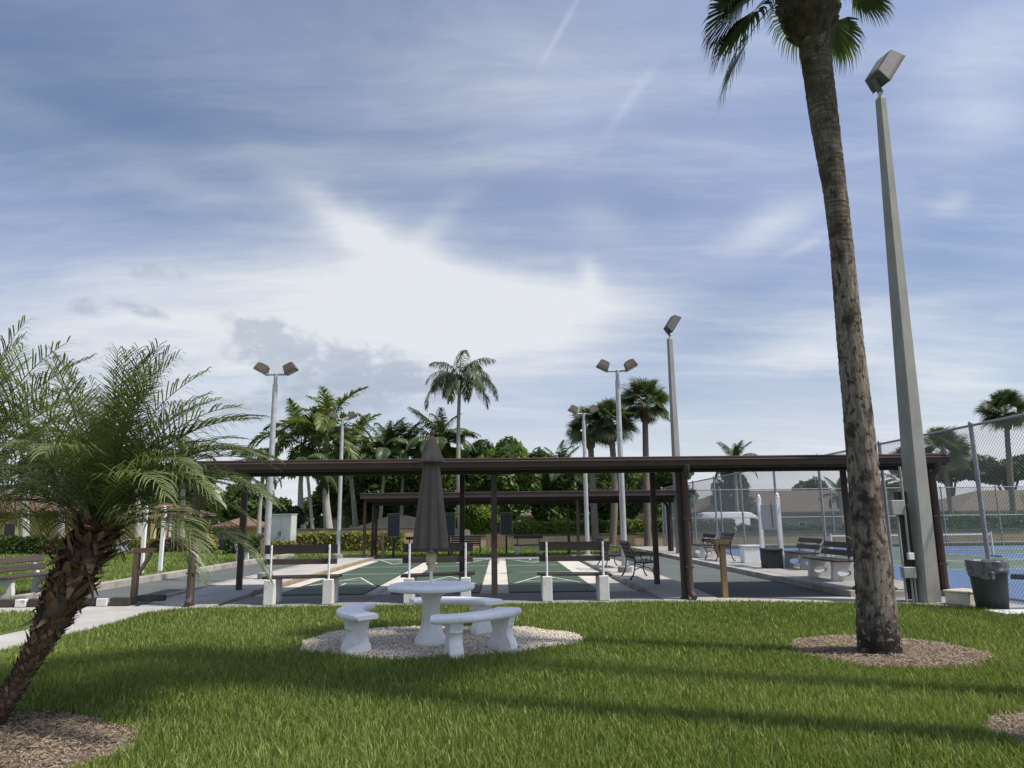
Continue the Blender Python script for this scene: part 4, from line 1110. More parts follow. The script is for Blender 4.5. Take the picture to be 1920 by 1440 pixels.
def tennis_net(c, half, label):
    t = thing('pickleball_net', label, 'net', (c[0], c[1], 0))
    m = MB()
    for k in range(int(2 * half / .09)):
        y = -half + k * .09; m.box((0, y, .46), (.004, .006, .80))
    for k in range(9): m.box((0, 0, .07 + k * .095), (.004, 2 * half, .006))
    o = obj('mesh', m, m_net, t, fix=False); o['kind'] = 'stuff'
    obj('tape', MB().box((0, 0, .885), (.03, 2 * half, .06), .004), m_white, t)
    for s in (-1, 1):
        obj('net_post', MB().tube([(0, s * (half + .06), 0), (0, s * (half + .06), .98)], .035, 10), m_white, t, smooth=True)
        obj('foot', MB().box((0, s * (half + .06), .03), (.9, .06, .05), .008), m_black, t)
    return t
for i, lab in enumerate(('pickleball net with a white tape on the court beside the chain link fence', 'pickleball net with a white tape on the middle court', 'pickleball net with a white tape on the outermost court')):
    tn = tennis_net((16.5 + 8.7 * i, 29.2), 3.2, lab); tn.location.z = -.125
    tn.rotation_euler = (0, 0, PI / 2)
# ------------------------------------------------------------------ walls, houses, vehicles beyond the courts
def garden_wall(x0, x1, y, h, label):
    t = thing('garden_wall', label, 'wall', (x0, y, 0))
    n = max(1, int((x1 - x0) / 3.2)); L = (x1 - x0) / n
    for i in range(n):
        obj('wall_panel', MB().box((L * (i + .5), 0, h / 2 - .2), (L - .012, .2, h + .4), .006), m_tanwall, t)
        obj('coping', MB().box((L * (i + .5), 0, h + .04), (L - .006, .30, .08), .012), m_cap, t)
    return t
garden_wall(-12.2, -3.2, 42.0, 1.12, 'tan stucco garden wall with brown coping behind the croton hedge')
garden_wall(-3.15, 30.0, 41.5, .66, 'low tan stucco wall with brown coping running behind the far shelter and the pickleball fence')
t = thing('entry_wall', 'beige entrance wall with a curved top among the palm trunks', 'wall', (-7.0, 50, float(terr(0, 50))))
pr = [(-4.2, 0), (4.2, 0), (4.2, 1.55), (3.2, 1.60), (2.2, 1.85), (1.2, 2.25), (.4, 2.4), (-.4, 2.4), (-1.2, 2.25), (-2.2, 1.85), (-3.2, 1.6), (-4.2, 1.55)]
obj('wall_face', MB().prism(pr, -.15, .15, 'y'), m_housewall, t)
for x in (-4.5, 4.5):
    obj('pier', MB().box((x, 0, 1.1), (.6, .6, 2.2), .02), m_housewall, t); obj('pier_cap', MB().box((x, 0, 2.27), (.8, .8, .14), .02), m_cap, t)

def hip_roof(m, x0, x1, y0, y1, z0, z1, ov=.6, gx=None):
    x0 -= ov; x1 += ov; y0 -= ov; y1 += ov
    ym = (y0 + y1) / 2; g = (y1 - y0) / 2 if gx is None else gx
    m.add([(x0, y0, z0), (x1, y0, z0), (x1, y1, z0), (x0, y1, z0), (x0 + g, ym, z1), (x1 - g, ym, z1),
           (x0, y0, z0 - .18), (x1, y0, z0 - .18), (x1, y1, z0 - .18), (x0, y1, z0 - .18)],
          [(0, 1, 5, 4), (2, 3, 4, 5), (1, 2, 5), (3, 0, 4), (0, 6, 7, 1), (1, 7, 8, 2), (2, 8, 9, 3), (3, 9, 6, 0), (6, 9, 8, 7)])
    return m
def house(name, label, x0, x1, y0, y1, zb, zw, zr, mwall, mroof, wins=(), doors=(), cols=0, ov=.6, gx=None, gables=()):
    t = thing(name, label, 'building', ((x0 + x1) / 2, y0, zb)); cx = (x0 + x1) / 2
    a, b = x0 - cx, x1 - cx; dp = y1 - y0
    obj('wall', MB().box((0, dp / 2, (zw - zb) / 2), (b - a, dp, zw - zb)), mwall, t)
    r = obj('roof', hip_roof(MB(), a, b, 0, dp, zw - zb + .1, zr - zb, ov, gx), mroof, t)
    for g0, g1, gz in gables:                      # cross gables facing the courts
        gm = (g0 + g1) / 2
        m = MB().add([(g0, -ov - 1.2, zw - zb + .15), (g1, -ov - 1.2, zw - zb + .15), (gm, -ov - 1.2, gz - zb), (g0, dp * .45, zw - zb + .15), (g1, dp * .45, zw - zb + .15), (gm, dp * .5, gz - zb)],
                     [(0, 1, 2), (0, 2, 5, 3), (1, 4, 5, 2), (3, 5, 4), (0, 3, 4, 1)])
        obj('gable', m, mroof, r)
    for wx, ww, wz0, wz1 in wins:
        f = obj('window', MB().box((wx, -.03, (wz0 + wz1) / 2), (ww, .10, wz1 - wz0), .01), m_white, t)
        obj('pane', MB().box((wx, -.088, (wz0 + wz1) / 2), (ww - .16, .02, wz1 - wz0 - .16)), m_glass, f)
        obj('mullion', MB().box((wx, -.105, (wz0 + wz1) / 2), (.05, .02, wz1 - wz0 - .16)), m_white, f)
        obj('sill', MB().box((wx, -.10, wz0 - .03), (ww + .1, .18, .06)), m_white, f)
    for dx, dw, dh in doors:
        d_ = obj('door', MB().box((dx, -.03, dh / 2), (dw, .08, dh), .01), m_glass, t)
        obj('door_frame', MB().box((dx, -.04, dh + .05), (dw + .2, .1, .1)), m_white, d_)
    for k in range(cols):
        x = a + (b - a) * (k + .5) / cols
        c = obj('column', MB().box((x, -1.5, (zw - zb - .1) / 2), (.42, .42, zw - zb - .1), .02), mwall, t)
        obj('capital', MB().box((x, -1.5, zw - zb - .15), (.6, .6, .16), .02), mwall, c)
    if cols:
        obj('porch_beam', MB().box((0, -1.5, zw - zb + .02), (b - a, .5, .24)), mwall, t)
    return t
zb = -.7
house('clubhouse', 'yellow clubhouse with an orange tiled roof and dark windows behind the date palms', -62, -32.0, 53, 64, zb, 2.45, 4.2, m_yellow, m_tile,
      wins=[(-13 + 3.6 * k, 2.0, .9, 2.5) for k in range(8)], cols=9, ov=1.9)
house('porch_building', 'yellow building with square columns behind the silver car', -43.5, -33.5, 74, 84, -1.0, 2.3, 4.4, m_yellow, m_tile,
      wins=[(-3.7 + 2.5 * k, 1.5, .7, 2.3) for k in range(4)], cols=6, ov=1.6)
house('gatehouse', 'small yellow gatehouse with a red tiled hip roof seen beside the steel pole', -25.2, -22.2, 66, 69, -1.0, 1.25, 2.2, m_yellow, m_tile, wins=[(0, 1.0, .8, 1.8)], ov=.7)
house('villa', 'long low villa with a brown shingle roof behind the pickleball courts and the white van', 19.0, 43.0, 74, 86, -1.0, 2.0, 4.5, m_housewall, m_shingle,
      wins=[(-8.5 + 4.3 * k, 1.5, .9, 2.1) for k in range(5)], doors=[(-6.3, 1.0, 2.1)], ov=.9, gables=[(-11.5, -4.5, 4.0), (4.6, 11.6, 4.0)])
house('villa', 'villa with a red brown shingle roof behind the trash can, far beyond the courts', 46.0, 74.0, 72, 84, -1.0, 1.9, 4.2, m_housewall, m_shingle,
      wins=[(-11.0 + 4.3 * k, 1.5, .9, 2.1) for k in range(5)], doors=[(-8.8, 1.0, 2.1)], ov=.9, gables=[(-8.0, -1.0, 3.8)])
house('villa', 'beige villa with a low roof half hidden behind the cabbage palms', 2.5, 17.0, 66, 76, -1.0, 1.9, 3.6, m_housewall, m_shingle,
      wins=[(-5.0 + 3.4 * k, 1.4, .9, 2.1) for k in range(4)], doors=[(-3.4, 1.0, 2.1)], ov=.8)
house('villa', 'low beige villa seen between the palm trunks behind the garden wall', -16.0, -3.0, 78, 88, -1.0, 1.9, 3.4, m_housewall, m_tile,
      wins=[(-4.5 + 3.0 * k, 1.4, .9, 2.1) for k in range(4)], ov=.8)

def wheels(t, xs, w, r):
    for x in xs:
        for s in (-1, 1):
            wh = thing_part('wheel', t, (x, s * w, r))
            m = MB().lathe([(r * .62, -.10), (r * .94, -.10), (r, -.07), (r, .07), (r * .94, .10), (r * .62, .10)], 22)
            m.V = [(a, c, b) for a, b, c in m.V]; obj('tyre', m, m_tyre, wh, smooth=True)
            m = MB().lathe([(.02, -.09), (r * .3, -.085), (r * .6, -.07), (r * .6, .07), (r * .3, .085), (.02, .09)], 16)
            m.V = [(a, c, b) for a, b, c in m.V]; obj('rim', m, m_rim, wh, smooth=True)
def thing_part(name, parent, loc):
    o = bpy.data.objects.new(name, None); COL.objects.link(o); o.parent = parent; o.location = loc; o.empty_display_size = .1
    return o
def loft(rings):
    m = MB(); n = len(rings[0]); V = []; F = []
    for r in rings: V += r
    for i in range(len(rings) - 1):
        for k in range(n):
            k2 = (k + 1) % n; F.append((i * n + k, i * n + k2, (i + 1) * n + k2, (i + 1) * n + k))
    F += [tuple(range(n)), tuple((len(rings) - 1) * n + k for k in range(n))[::-1]]
    return m.add(V, F)
def side_loft(prof, w, cx, cz):
    """side outline (x,z) lofted across the width with rounded flanks"""
    return loft([[(cx + (x - cx) * s, y, cz + (z - cz) * s) for x, z in prof] for y, s in ((-w, .93), (-w * .93, .985), (-w * .7, 1), (w * .7, 1), (w * .93, .985), (w, .93))])
def car(p, rz, paint, label, suv=False):
    t = thing('parked_car', label, 'car', p, rz, 'cars parked beyond the left lawn')
    hh = .28 if suv else 0
    body = [(-2.25, .42), (-2.28, .62), (-2.2, .86 + hh * .5), (-1.7, .93 + hh * .6), (1.0, .95 + hh * .6), (1.75, .84 + hh * .6), (2.2, .70 + hh * .4), (2.28, .5), (2.2, .28), (1.8, .24), (-1.8, .24), (-2.2, .28)]
    obj('body', side_loft(body, .9, 0, .6), paint, t, smooth=True)
    z0, z1 = .92 + hh * .6, 1.42 + hh
    ex = .55 if suv else 0
    cab = loft([[(-1.75 - ex * .6, y0 * .86, z0), (1.05, y0 * .86, z0), (.75, y0 * .80, z0 + .22), (.25, y0 * .70, z1 - .06), (-.3, y0 * .68, z1), (-.75 - ex, y0 * .68, z1 - .02), (-1.25 - ex, y0 * .72, z1 - .15)] for y0 in (-1, -.9, .9, 1)])
    cb_ = obj('cabin', cab, paint, t, smooth=True)
    for s in (-1, 1):
        for poly in ([(-.30, z0 + .05), (.88, z0 + .05), (.58, z0 + .24), (.16, z1 - .09), (-.30, z1 - .055)], [(-1.45 - ex * .5, z0 + .07), (-.36, z0 + .05), (-.36, z1 - .055), (-.72 - ex, z1 - .08), (-1.15 - ex * .7, z0 + .30)]):
            V = [(x, s * (.885 - .19 * (z - z0) / (z1 - z0)), z) for x, z in poly] + [(x, s * (.80 - .19 * (z - z0) / (z1 - z0)), z) for x, z in poly]
            n = len(poly); obj('window', MB().add(V, [tuple(range(n)), tuple(range(n, 2 * n))[::-1]] + [(i, (i + 1) % n, n + (i + 1) % n, n + i) for i in range(n)]), m_glass, t)
        d_ = obj('door_handle', MB().box((.0, s * .905, z0 - .10), (.16, .03, .03), .005), m_rim, t)
        obj('mirror', MB().box((.85, s * .97, z0 + .07), (.12, .16, .12), .02), paint, t)
        obj('headlight', MB().box((2.12, s * .62, .64 + hh * .4), (.12, .34, .12), .02), m_lens, t)
        obj('tail_light', MB().box((-2.2, s * .66, .78 + hh * .5), (.10, .3, .14), .02), m_red, t)
    wheels(t, (-1.36, 1.36), .82, .33)
zc_ = -1.0
car((-30.7, 61.5, zc_), math.radians(184), m_silver, 'silver blue coupe parked behind the round clipped bush')
car((-27.1, 62.5, zc_), math.radians(172), m_darkcar, 'dark blue car parked beside the silver coupe, behind the clipped hedge', True)
car((-24.6, 64.5, zc_), math.radians(176), m_darkcar, 'second dark car parked nearer the gatehouse', True)
vn = thing('delivery_van', 'white high roof delivery van parked beyond the pickleball fence', 'van', (19.4, 60.5, -.62), 0)
vp = [(-2.95, .35), (-2.97, 2.2), (-2.8, 2.55), (-2.3, 2.66), (.7, 2.66), (1.25, 2.58), (1.6, 2.35), (2.25, 1.62), (2.85, 1.30), (3.02, 1.0), (3.02, .45), (2.8, .3), (-2.7, .3)]
obj('body', side_loft(vp, 1.02, 0, 1.3), m_vanwhite, vn, smooth=True)
for s in (-1, 1):
    poly = [(1.05, 1.45), (2.15, 1.45), (1.62, 2.08), (1.05, 2.14)]
    V = [(x, s * 1.03, z) for x, z in poly] + [(x, s * .96, z) for x, z in poly]
    obj('side_window', MB().add(V, [(0, 1, 2, 3), (7, 6, 5, 4)] + [(i, (i + 1) % 4, 4 + (i + 1) % 4, 4 + i) for i in range(4)]), m_glass, vn)
    obj('mirror', MB().box((1.95, s * 1.14, 1.55), (.12, .18, .32), .02), m_black, vn)
    obj('side_trim', MB().box((-.6, s * 1.025, .75), (3.6, .03, .10), .006), m_black, vn)
    obj('headlight', MB().box((2.93, s * .72, .95), (.16, .34, .30), .02), m_lens, vn)
    obj('door_seam', MB().box((-.9, s * 1.022, 1.5), (.02, .02, 1.7)), m_signgrey, vn)
V = [(1.62, -.84, 2.36), (1.62, .84, 2.36), (2.29, .90, 1.64), (2.29, -.90, 1.64)]
obj('windscreen', MB().add(V + [(x - .05, y, z - .05) for x, y, z in V], [(0, 1, 2, 3), (7, 6, 5, 4)] + [(i, (i + 1) % 4, 4 + (i + 1) % 4, 4 + i) for i in range(4)]), m_glass, vn)
wheels(vn, (-1.75, 1.95), .92, .36)

# ------------------------------------------------------------------ vegetation
m_royal = MAT('royal palm trunk', (0.40, 0.375, 0.33), (0.30, 0.28, 0.245), 3, 0.9, bump=0.3, bscale=12, stretch=(1, 1, 6), c3=(0.17, 0.16, 0.13), s3=2.5, a3=0.6)
m_thintrunk = MAT('pale ringed trunk', (0.33, 0.30, 0.25), (0.23, 0.21, 0.175), 4, 0.9, bump=0.4, bscale=10, stretch=(1, 1, 8))
m_queentr = MAT('queen palm trunk', (0.34, 0.32, 0.275), (0.25, 0.235, 0.20), 3, 0.9, bump=0.3, bscale=10, stretch=(1, 1, 6), c3=(0.13, 0.12, 0.10), s3=1.5, a3=.6)
m_sabaltr = MAT('cabbage palm trunk', (0.20, 0.165, 0.13), (0.13, 0.11, 0.088), 5, 0.95, bump=0.6, bscale=12, stretch=(1, 1, 3))
m_boot = MAT('leaf boots', (0.22, 0.11, 0.06), (0.12, 0.065, 0.04), 8, 0.95, bump=0.6, bscale=20)
m_shaft = MAT('green crownshaft', (0.16, 0.22, 0.07), (0.12, 0.18, 0.055), 3, 0.5)
m_bark = MAT('tree bark', (0.12, 0.10, 0.08), (0.075, 0.062, 0.05), 6, 0.95, bump=0.6, bscale=15, stretch=(1, 1, .4))
m_palm = LEAF('palm leaflet', (0.045, 0.078, 0.028), (0.10, 0.135, 0.04), 0.3, 0.42, objvar=0.22)
m_date = LEAF('date palm leaflet', (0.085, 0.11, 0.045), (0.19, 0.22, 0.08), 0.3, 0.38, objvar=0.2)
m_royalleaf = LEAF('royal palm leaflet', (0.075, 0.115, 0.032), (0.19, 0.225, 0.06), 0.35, 0.42, objvar=0.25)
m_fan = LEAF('fan palm leaf', (0.05, 0.08, 0.035), (0.11, 0.14, 0.055), 0.3, 0.45, objvar=0.2)
m_tree = LEAF('broad leaf', (0.038, 0.070, 0.018), (0.095, 0.145, 0.03), 0.35, 0.5, objvar=0.2)
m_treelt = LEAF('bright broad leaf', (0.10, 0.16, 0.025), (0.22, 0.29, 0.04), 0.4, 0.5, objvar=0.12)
m_treedk = LEAF('dark clipped leaf', (0.018, 0.032, 0.014), (0.04, 0.06, 0.022), 0.2, 0.55, objvar=0.1)
m_hedge = LEAF('hedge leaf', (0.07, 0.125, 0.018), (0.17, 0.23, 0.03), 0.35, 0.5, objvar=0.08)
m_croton = LEAF('croton leaf', (0.085, 0.115, 0.025), (0.36, 0.32, 0.085), 0.3, 0.5, objvar=0.1)
m_redhedge = LEAF('bronze hedge leaf', (0.075, 0.055, 0.028), (0.14, 0.11, 0.05), 0.25, 0.55, objvar=0.1)
m_pineleaf = LEAF('pine needle clump', (0.03, 0.055, 0.02), (0.075, 0.11, 0.035), 0.2, 0.6, objvar=0.1)
m_core = MAT('hedge inside', (0.022, 0.032, 0.012), (0.014, 0.022, 0.009), 5, 0.95)  # near-black green: shade between the leaves put into the core's colour
m_fibre = LEAF('old frond fibre', (0.085, 0.045, 0.025), (0.42, 0.29, 0.175), 0.0, 0.95, objvar=0.0)
m_dead = LEAF('dead frond', (0.20, 0.14, 0.08), (0.34, 0.25, 0.15), 0.2, 0.8, objvar=0.1)

def bent_path(L, el0, el1, n, pw=1.0):
    """points of a stalk in the XZ plane whose elevation bends from el0 to el1"""
    p = Vector((0, 0, 0)); out = [p.copy()]
    for i in range(n):
        a = el0 + (el1 - el0) * ((i + .5) / n) ** pw
        p = p + Vector((math.cos(a), 0, math.sin(a))) * (L / n); out.append(p.copy())
    return out
def pinnate(name, L, el0, el1, nl, ll, lw, seed, t0=.12, vee=.45, droop=.35, fwd=(1.15, .45), mat=None, plum=0.0, pw=1.2, rr=.012, gaps=.04):
    """feather frond: curved rachis with two rows of drooping leaflets"""
    r = random.Random(seed); N = 24
    path = bent_path(L, el0, el1, N, pw)
    V = []; F = []; R = []
    def strip(pts, ws, side, val):
        b = len(V)
        for p, w in zip(pts[:-1], ws[:-1]):
            V.append(p - side * w); V.append(p + side * w); R.extend((val, val))
        V.append(pts[-1]); R.append(val)
        for i in range(len(pts) - 2):
            F.append((b + 2 * i, b + 2 * i + 1, b + 2 * i + 3)); F.append((b + 2 * i, b + 2 * i + 3, b + 2 * i + 2))
        k = b + 2 * (len(pts) - 2); F.append((k, k + 1, k + 2))
    # rachis: three-sided tapering tube
    b = len(V)
    for i, p in enumerate(path):
        w = rr * (1 - .82 * i / N)
        for q in (Vector((0, w, 0)), Vector((0, -w, 0)), Vector((0, 0, -w * 1.2))): V.append(p + q); R.append(.75)
    for i in range(N):
        for k in range(3):
            a, c = b + 3 * i + k, b + 3 * i + (k + 1) % 3
            F.append((a, c, c + 3)); F.append((a, c + 3, a + 3))
    for s in (-1, 1):
        for j in range(nl):
            if r.random() < gaps: continue
            t = t0 + (1 - t0) * (j + r.uniform(-.3, .3)) / (nl - 1); t = min(max(t, t0), .999)
            f = t * N; i = min(int(f), N - 1); p = path[i].lerp(path[i + 1], f - i)
            tg = (path[i + 1] - path[i]).normalized(); up = Vector((-tg.z, 0, tg.x))
            if up.z < 0 and abs(el1) < 1.4: up = -up
            u = (t - t0) / (1 - t0)
            prof = (.45 + .55 * min(1, u / .25)) * (1 - .62 * max(0, (u - .45) / .55) ** 1.4)
            l = ll * prof * r.uniform(.88, 1.1)
            a = fwd[0] + (fwd[1] - fwd[0]) * u + r.uniform(-.08, .08)
            vv = vee + r.uniform(-.12, .12) + (r.choice((-1, 0, 1)) * plum)
            d = tg * math.cos(a) + (Vector((0, s, 0)) * math.cos(vv) + up * math.sin(vv)) * math.sin(a)
            d.normalize()
            side = d.cross(up + Vector((0, -s * .6, 0)))
            if side.length < 1e-4: side = Vector((0, 1, 0))
            side.normalize()
            g = Vector((0, 0, -1)) * droop * r.uniform(.7, 1.4)
            p1 = p + d * l * .35 + g * l * .06; p2 = p1 + (d + g * .55).normalized() * l * .35; p3 = p2 + (d + g * 1.5).normalized() * l * .3
            val = min(1, max(0, r.gauss(.42, .2)))
            strip([p, p1, p2, p3], [lw * .35, lw * .5, lw * .38, 0], side, val)
    return np_mesh(name, [tuple(v) for v in V], F, mat or m_palm, R, 'mesh')
def fan(name, pet, bl, el0, el1, seed, nseg=34, mat=None, fold=.25, spread=2.35, droop=.5, wseg=.030, roll=.0):
    """costapalmate fan frond: stalk, then a folded fan of split segments with drooping tips"""
    r = random.Random(seed); path = bent_path(pet, el0, el1, 8, 1.2)
    V = []; F = []; R = []
    b = 0
    for i, p in enumerate(path):
        w = .022 * (1 - .5 * i / 8)
        for q in (Vector((0, w, 0)), Vector((0, -w, 0)), Vector((0, 0, -w))): V.append(p + q); R.append(.85)
    for i in range(8):
        for k in range(3):
            a, c = 3 * i + k, 3 * i + (k + 1) % 3
            F.append((a, c, c + 3)); F.append((a, c + 3, a + 3))
    tg = (path[-1] - path[-2]).normalized(); up = Vector((-tg.z, 0, tg.x)); up = up if up.z >= 0 else -up
    base = path[-1]; sd_ = Vector((0, 1, 0))
    q_ = Matrix.Rotation(r.uniform(-roll, roll), 3, tg); up = q_ @ up; sd_ = q_ @ sd_
    for j in range(nseg):
        u = -1 + 2 * j / (nseg - 1); a = u * spread / 2 * 1.25 + r.uniform(-.02, .02)
        d = tg * math.cos(a) + sd_ * math.sin(a) + up * fold * (abs(math.sin(a)) - .2)
        d.normalize(); l = bl * (1 - .28 * abs(u) ** 2) * r.uniform(.93, 1.05)
        cst = base + tg * (bl * .16) * (1 - abs(u))            # midrib runs into the blade
        sv = d.cross(up).normalized() * (1 if j % 2 else -1)
        g = Vector((0, 0, -1)) * droop * r.uniform(.6, 1.5)
        q1 = cst + d * l * .45; q2 = q1 + (d + g * .3).normalized() * l * .28; q3 = q2 + (d + g * 1.6).normalized() * l * .27
        w = wseg * bl; k = len(V); val = min(1, max(0, r.gauss(.45, .22)))
        V.extend([cst - sv * w * .12, cst + sv * w * .12, q1 - sv * w, q1 + sv * w + up * w * .6 * (1 if j % 2 else -1), q2 - sv * w * .55, q2 + sv * w * .55, q3]); R.extend([val] * 7)
        F.extend([(k, k + 1, k + 3), (k, k + 3, k + 2), (k + 2, k + 3, k + 5), (k + 2, k + 5, k + 4), (k + 4, k + 5, k + 6)])
    return np_mesh(name, [tuple(v) for v in V], F, mat or m_fan, R, 'mesh')
def trunk_mesh(pts, radii, n=16, ring=0.0, seed=0, per=0.12):
    """trunk through pts with ring scars; returns MB in the same coordinates"""
    r = random.Random(seed); P = [Vector(p) for p in pts]; out = []; rad = []
    for i in range(len(P) - 1):
        L = (P[i + 1] - P[i]).length; k = max(2, int(L / per * 2)) if ring else max(2, int(L / .4))
        for j in range(k):
            t = j / k; out.append(P[i].lerp(P[i + 1], t)); rad.append((radii[i] + (radii[i + 1] - radii[i]) * t) * (1 + ring * (1 if len(out) % 2 else -1) * r.uniform(.3, 1)))
    out.append(P[-1]); rad.append(radii[-1])
    return MB().tube(out, rad, n)

def make_palm(name, label, base, top, r0_, r1_, fronds, mtrunk, group, rnd, nfr, els, sc=1.0, shaft=None, boots=None, dead=0, tw=None):
    """palm: trunk from base to top (world), crown of shared frond meshes picked by elevation class"""
    base = Vector([float(c) for c in base]); top = Vector([float(c) for c in top])
    t = thing(name, label, 'palm tree', base, 0, group)
    d = top - base; r = random.Random(rnd)
    bow = Vector((r.uniform(-.03, .03), r.uniform(-.03, .03), 0)) * d.length
    pts = [d * s + bow * math.sin(PI * s) for s in (0, .04, .25, .5, .75, 1)]
    rr = [r0_ * 1.25, r0_ * 1.05, r0_, (r0_ + r1_) / 2 * (tw or 1), r1_, r1_ * .95]
    pts[0] = pts[0] - Vector((0, 0, .15))
    obj('trunk', trunk_mesh(pts, rr, 14, .03, rnd, .22), mtrunk, t, smooth='all')
    c = d.copy()
    if shaft:
        obj('crownshaft', MB().tube([c - Vector((0, 0, .05)), c + Vector((0, 0, shaft * .3)), c + Vector((0, 0, shaft * .8)), c + Vector((0, 0, shaft))], [r1_ * .95, r1_ * 1.25, r1_ * .9, r1_ * .5], 12), m_shaft, t, smooth='all')
        c = c + Vector((0, 0, shaft * .92))
    if boots:
        m = MB(); nb = 46
        c = c - Vector((0, 0, boots * .45))
        m.tube([c + Vector((0, 0, -boots * .75)), c + Vector((0, 0, -boots * .4)), c, c + Vector((0, 0, boots * .45))], [r1_ * .95, r1_ * 1.75, r1_ * 1.7, r1_ * .8], 14)
        for k in range(nb):
            a = k * 2.4; z = -boots * .65 + boots * .85 * k / nb; q = Vector((math.cos(a), math.sin(a), 0))
            m.bar(c + q * r1_ * 1.15 + Vector((0, 0, z)), c + q * r1_ * 1.75 + Vector((0, 0, z + r1_ * .9)), r1_ * .5, r1_ * .16)
        obj('leaf_boots', m, m_boot, t)
        c = d.copy()
    for k in range(nfr):
        cl = int(k / nfr * els)
        cl = min(max(cl + r.choice((-1, 0, 0, 0, 1)), 0), els - 1)
        me = fronds[cl][r.randrange(len(fronds[cl]))]
        inst('frond', me, t, c + Vector((r.uniform(-.04, .04), r.uniform(-.04, .04), r.uniform(-.05, .05))), (r.uniform(-.15, .15), r.uniform(-.06, .06), k * 2.39996 + r.uniform(-.25, .25)), sc * r.uniform(.86, 1.1))
    return t
R_ = math.radians
royal_f = [[pinnate('frond', 3.4, R_(a), R_(b), 62, .80, .075, 10 * i + j, .2, .3, .6, (1.2, .6), m_royalleaf, .35, 1.3, .03) for j in range(2)] for i, (a, b) in enumerate(((80, 20), (62, -35), (42, -60), (20, -78), (-5, -85)))]
coco_f = [[pinnate('frond', 3.1, R_(a), R_(b), 58, .78, .075, 50 + 10 * i + j, .2, .1, 1.0, (1.2, .6), m_palm, .0, 1.2, .03) for j in range(2)] for i, (a, b) in enumerate(((78, 25), (58, -30), (35, -62), (10, -80)))]
queen_f = [[pinnate('frond', 3.0, R_(a), R_(b), 70, .85, .045, 100 + 10 * i + j, .2, .0, 2.4, (1.25, .7), m_fan, .5, 1.1, .03) for j in range(2)] for i, (a, b) in enumerate(((80, -20), (58, -72), (38, -86), (14, -92)))]
sab_f = [[fan('frond', .72, 1.10, R_(a), R_(b), 140 + 10 * i + j, 30, roll=.9, wseg=.036) for j in range(3)] for i, (a, b) in enumerate(((80, 62), (60, 32), (40, 5), (20, -22), (0, -45)))]

# tall fan palm on the lawn (traced trunk)
tr_px = [(1651, 1232, 80), (1648, 1205, 75), (1640, 1100, 66), (1629, 1000, 60), (1620, 900, 55), (1607, 760, 50), (1594, 640, 46), (1577, 450, 40), (1566, 360, 41), (1559, 315, 44), (1552, 270, 47), (1542, 200, 51), (1529, 100, 53), (1526, 72, 54)]
YP = 8.26
pts = []; rad = []
for x, y, w in tr_px:
    a, b = D(x - w / 2, y, YP), D(x + w / 2, y, YP)
    pts.append(tuple((a + b) / 2)); rad.append(np.linalg.norm(b - a) / 2)
def big_bark(name):
    m, h, p, out = new_mat(name)
    co = h.node('ShaderNodeTexCoord').outputs['Object']
    fis = h.noise(h.mapping(co, scale=(1, 1, .16)), 34, 6, .65)
    rings = h.noise(h.mapping(co, scale=(.5, .5, 5)), 7, 4, .6)
    pat = h.noise(co, 3.2, 5, .65); lich = h.noise(co, 17, 4, .6)
    sep = h.node('ShaderNodeSeparateXYZ'); h.put(sep.inputs[0], co)
    c = h.mix(h.smooth(fis, .36, .62), (.13, .102, .08), (.28, .235, .19))
    c = h.mix(h.smooth(pat, .48, .62), c, (.062, .049, .039))                      # dark weathered plates
    spots = h.noise(h.mapping(co, scale=(1, 1, .6)), 15, 3, .55)
    c = h.mix(h.m('MULTIPLY', h.smooth(spots, .575, .615), .85), c, (.04, .032, .027))      # knocked-off bark, dark pits
    up = h.smooth(sep.outputs[2], 4.0, 5.4)
    c = h.mix(h.m('MULTIPLY', up, h.smooth(rings, .35, .65)), c, (.10, .078, .058))
    wet = h.m('MULTIPLY', h.smooth(sep.outputs[2], .12, .65, 1, 0), h.smooth(h.noise(co, 5.5, 5, .65), .28, .5))
    c = h.mix(wet, c, (.028, .022, .018))                                          # dark stain at the foot
    lm = h.m('MULTIPLY', h.smooth(lich, .57, .63), h.smooth(sep.outputs[2], .35, .95, 1, 0))
    c = h.mix(h.m('MULTIPLY', lm, .75), c, (.33, .34, .27))                         # lichen spots
    h.put(p.inputs['Base Color'], c); p.inputs['Roughness'].default_value = .95; p.inputs['Specular IOR Level'].default_value = .15
    b = h.node('ShaderNodeBump'); b.inputs['Strength'].default_value = 1.0; b.inputs['Distance'].default_value = .03
    h.put(b.inputs['Height'], h.m('ADD', fis, h.m('MULTIPLY', h.m('MULTIPLY', rings, up), 1.2))); h.put(p.inputs['Normal'], b.outputs[0])
    return m
m_bigbark = big_bark('tall palm bark')
